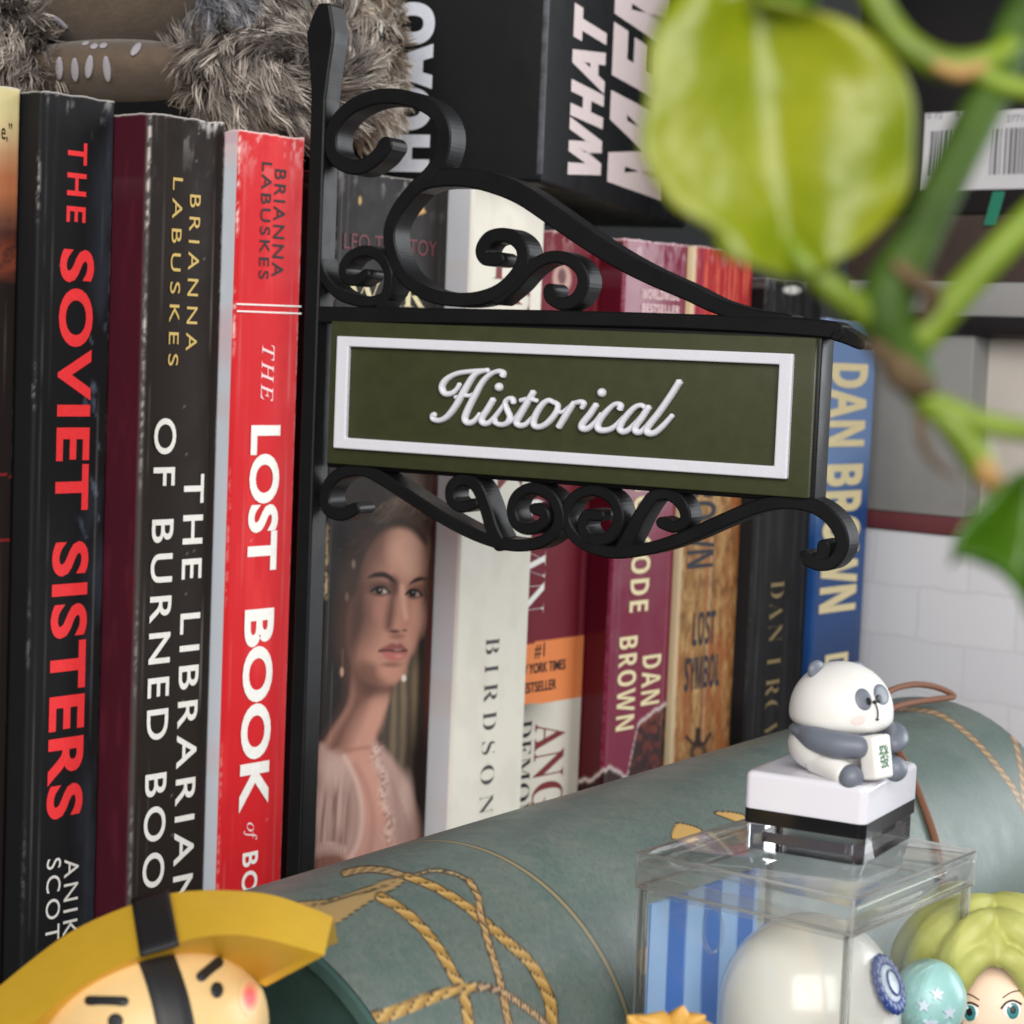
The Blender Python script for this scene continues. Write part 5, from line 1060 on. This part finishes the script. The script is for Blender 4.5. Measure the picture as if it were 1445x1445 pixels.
wb, ea, eb, zz = stackbox('carton', 'white carton printed with sketchy grey bricks, behind the far end of the tube', 1212, 1560, 752, .01, (200, 200, 206), m=M_BRICK)
rd_, *_x, zr = stackbox('carton', 'thin dull red carton lying on the brick printed carton', 1216, 1500, 727, zz + .005, (104, 52, 56), -.1, 12.5)
gy, *_x, zg = stackbox('carton', 'mid grey carton between the red carton and the black slab', 1205, 1362, 470, zr + .005, (134, 134, 132), .15, 10, var=.08)
pl2, *_x = stackbox('carton', 'pale beige carton peeping out behind the leaves', 1366, 1560, 470, zr + .005, (196, 190, 182), 1.2, 9, ztop=zg)
bs, *_x, zk = stackbox('carton', 'flat black slab on top of the grey carton', 1180, 1560, 445, zg + .005, (24, 24, 26), -.1, 11, rough=.35)
lg_, *_x, zl2 = stackbox('carton', 'light grey flat carton on the black slab', 1180, 1560, 397, zk + .005, (150, 150, 150), -.05, 11)
br_, *_x, zbr = stackbox('carton', 'dark brown carton under the barcode box', 1180, 1560, 303, zl2 + .005, (66, 54, 48), .1, 11, var=.25)
bb, ea, eb, zbb = stackbox('carton', 'black carton with a white barcode label, topmost of its stack', 1180, 1560, -120, zbr + .005, (26, 26, 28), 0, 11, rough=.4)
M_LABEL = mat('label_paper', rgb(206, 206, 210), rough=.6); I_BAR = ink('bar_ink', (116, 116, 122))
la, lz = ez(1300, 262, -.03); lb, lz2 = ez(1470, 152, -.03); _, lz0 = ez(1400, 267, -.03)
g = MB(); g.box(PE + U * -.03 + Mo * la + Z * lz0, Mo * (lb - la), U * .028, Z * (lz2 - lz0)); lab = g.build('barcode_label', M_LABEL, bb)
g = MB(); rs2 = np.random.RandomState(3); m_ = la + .25
while m_ < lb - .2:
    w_ = rs2.choice([.04, .07, .11]); gap = rs2.choice([.05, .08, .12])
    if not (la + 1.55 < m_ < la + 2.15): g.box(PE + U * -.042 + Mo * m_ + Z * (lz0 + .45), Mo * w_, U * .008, Z * (lz2 - lz0) * .58)
    m_ += w_ + gap
g.build('stripe_pattern', I_BAR, lab)
g = MB()
for k, (x, y) in enumerate(((1308, 160), (1348, 158), (1420, 164))):
    a_, zq_ = ez(x, y + 8, -.04); letter(g, ('0 72', '4 9', '2771')[k], PE + U * -.042 + Mo * a_ + Z * zq_, Mo, Z, .55, .2, -U, 'bold', 0, 1, lift=.004)
g.build('lettering', I_BAR, lab, recalc=False)
g = MB(); ga, gz = ez(1388, 318, -.02); gb, gz2 = ez(1408, 270, -.02); g.box(PE + U * -.02 + Mo * ga + Z * gz, Mo * .42, U * .01, Z * (gz2 - gz) + Mo * .25); g.build('green_stripe', mat('green_print', rgb(40, 124, 100), rough=.5), bb)

# ------------------------------------------------------------------ trailing house plant close to the lens
def leafmat(name, c1, c2, tr):
    m = bpy.data.materials.new(name); m.use_nodes = True; nt = m.node_tree; p = nt.nodes['Principled BSDF']; out = nt.nodes['Material Output']
    tc = nt.nodes.new('ShaderNodeTexCoord'); n = nt.nodes.new('ShaderNodeTexNoise'); n.inputs['Scale'].default_value = 1.1; n.inputs['Detail'].default_value = 3; nt.links.new(tc.outputs['Object'], n.inputs['Vector'])
    r_ = nt.nodes.new('ShaderNodeValToRGB'); r_.color_ramp.elements[0].position = .25; r_.color_ramp.elements[1].position = .75; r_.color_ramp.elements[0].color = (*c1, 1); r_.color_ramp.elements[1].color = (*c2, 1); nt.links.new(n.outputs['Fac'], r_.inputs[0])
    nt.links.new(r_.outputs[0], p.inputs['Base Color']); p.inputs['Roughness'].default_value = .3; p.inputs['Coat Weight'].default_value = .15
    n2_ = nt.nodes.new('ShaderNodeTexNoise'); n2_.inputs['Scale'].default_value = 2.4; nt.links.new(tc.outputs['Object'], n2_.inputs['Vector']); bp_ = nt.nodes.new('ShaderNodeBump'); bp_.inputs['Strength'].default_value = .28; bp_.inputs['Distance'].default_value = .25; nt.links.new(n2_.outputs['Fac'], bp_.inputs['Height']); nt.links.new(bp_.outputs[0], p.inputs['Normal'])
    t = nt.nodes.new('ShaderNodeBsdfTranslucent'); nt.links.new(r_.outputs[0], t.inputs[0]); mx = nt.nodes.new('ShaderNodeMixShader'); mx.inputs[0].default_value = tr
    nt.links.new(p.outputs[0], mx.inputs[1]); nt.links.new(t.outputs[0], mx.inputs[2]); nt.links.new(mx.outputs[0], out.inputs[0]); return m
M_LEAF = leafmat('lime_leaf', rgb(112, 138, 6), rgb(178, 182, 40), .36); M_LEAF2 = leafmat('green_leaf', rgb(52, 98, 14), rgb(92, 134, 20), .3)
M_STEM = mat('green_stem', rgb(60, 84, 28), rough=.6, spec=.25, var=.45, vscale=1.8, bump=.3, bscale=4); M_PET = mat('lime_stem', rgb(110, 132, 30), rough=.45, var=.4, vscale=1.5, bump=.25, bscale=4); M_NODE = mat('dry_node', rgb(92, 74, 50), rough=.85, var=.5, vscale=4, bump=.5, bscale=6); M_SHEATH = mat('tan_sheath', rgb(164, 128, 76), rough=.7, var=.3, vscale=2)
dl = 12.0; kl = dl / FPX
plant = thing('trailing_plant', 'trailing pothos plant with a big lime leaf hanging in front of the shelf', 'plant', at(1300, 500, dl))
def stem(name, L, w, m, par=None, n=14):
    p_ = smooth([at(x, y, dl + dd * .52) for x, y, dd in L], 7); rr = np.interp(np.linspace(0, 1, len(p_)), np.linspace(0, 1, len(w)), w) * kl; g = MB(); g.tube(p_, rr, n); return g.build(name, m, par or plant)
vine = stem('vine', [(1475, -40, .6), (1432, 50, .5), (1392, 140, .3), (1345, 235, .1), (1298, 330, 0), (1258, 405, 0), (1250, 450, 0), (1280, 505, .1), (1305, 550, .2)], (34, 32, 31, 30, 32, 40, 42, 36, 20), M_STEM)
for L, w in (([(1278, 500, 0), (1268, 520, -.1), (1290, 540, -.1), (1318, 548, 0)], (16, 24, 24, 10)), ([(1262, 372, -.3), (1290, 395, -.35), (1316, 418, -.3), (1300, 452, -.2)], (8, 13, 14, 8)), ([(1225, 480, -.1), (1248, 500, -.15), (1275, 535, -.1)], (10, 17, 10))): stem('dry_node', L, w, M_NODE, vine, 10)
stem('aerial_root', [(1296, 575, .1), (1302, 622, .1), (1318, 652, .1), (1352, 676, .15)], (7, 8, 6, 3), M_NODE, vine, 8)
stem('petiole', [(1248, 462, 0), (1218, 440, -.1), (1175, 408, -.2), (1132, 368, -.2), (1112, 330, -.1)], (24, 22, 21, 17, 6), M_PET)
stem('petiole', [(1296, 480, 0), (1340, 430, -.1), (1392, 372, -.2), (1470, 292, -.3)], (26, 24, 23, 22), M_PET)
stem('petiole', [(1222, -30, .3), (1246, 22, .3), (1284, 68, .2), (1340, 94, .2), (1396, 84, .2), (1430, 60, .3)], (22, 22, 23, 24, 20, 14), M_PET)
stem('petiole', [(1372, 100, .1), (1420, 122, .1), (1470, 130, .1)], (16, 16, 15), M_PET)
stem('petiole', [(1284, 556, .1), (1330, 574, 0), (1392, 598, -.1), (1475, 612, -.2)], (14, 17, 17, 16), M_PET)
stem('petiole', [(1300, 566, .1), (1340, 596, 0), (1372, 636, 0), (1392, 672, 0)], (14, 21, 24, 22), M_PET); stem('sheath', [(1378, 640, -.05), (1394, 672, -.05), (1412, 702, 0)], (16, 20, 5), M_SHEATH, vine, 10)
stem('sheath', [(1318, 92, .05), (1356, 104, .0), (1392, 92, .05)], (8, 13, 8), M_SHEATH, vine, 10)
def leaf(rows, dmid, dedge, m, d0, name='leaf', ripple=.05):
    rows = np.asarray(rows, float); n = 28; sm = smooth(rows.reshape(len(rows), -1), 6); V = []; F = []; nc = 25
    for i, r_ in enumerate(sm):
        l_, mi, ri = r_[0:2], r_[2:4], r_[4:6]; t_ = i / (len(sm) - 1)
        for j in range(nc):
            s_ = j / (nc - 1) * 2 - 1; p_ = mi + (l_ - mi) * -s_ if s_ < 0 else mi + (ri - mi) * s_
            q = abs(s_); bul = math.sin(q * math.pi) * -.14
            V.append(at(p_[0], p_[1], d0 + dmid + (dedge - dmid) * (1 - math.cos(q * math.pi)) / 2 + bul * .5 + .25 * (t_ - .5) ** 2 + ripple * (math.sin(7 * t_ + 4 * s_) * q + .8 * math.sin(5 * s_ - 6 * t_ + 1) * q)))
    for i in range(len(sm) - 1):
        for j in range(nc - 1): F.append((i * nc + j, i * nc + j + 1, (i + 1) * nc + j + 1, (i + 1) * nc + j))
    g = MB(); g.add(V, F); o = g.build(name, m, plant); md = o.modifiers.new('thickness', 'SOLIDIFY'); md.thickness = .025; return o
leaf([[(985, -40), (1050, -18), (1072, 4)], [(944, -2), (1066, 24), (1176, 22)], [(916, 62), (1074, 84), (1240, 58)], [(913, 140), (1082, 152), (1286, 128)], [(906, 212), (1092, 226), (1290, 214)], [(946, 286), (1104, 294), (1276, 284)], [(1002, 326), (1116, 344), (1224, 340)], [(1018, 362), (1126, 374), (1186, 366)], [(1096, 386), (1132, 390), (1156, 382)]], .16, 0, M_LEAF, dl - .25)
leaf([[(1436, 668), (1452, 664), (1475, 662)], [(1392, 698), (1450, 700), (1520, 700)], [(1362, 738), (1446, 748), (1540, 750)], [(1348, 778), (1436, 800), (1550, 810)], [(1388, 778), (1442, 832), (1545, 850)], [(1424, 812), (1462, 860), (1530, 885)], [(1446, 862), (1480, 890), (1510, 905)]], .25, 0, M_LEAF2, dl - .2)
stem('leaf_tip', [(1372, 760, -.05), (1352, 782, -.02), (1340, 798, 0)], (9, 7, 2), M_LEAF2)
leaf([[(1070, -50), (1105, -55), (1150, -50)], [(1072, -10), (1104, -12), (1152, -8)], [(1084, 16), (1108, 14), (1140, 14)], [(1098, 26), (1110, 26), (1122, 24)]], .15, 0, M_LEAF2, dl + .5)
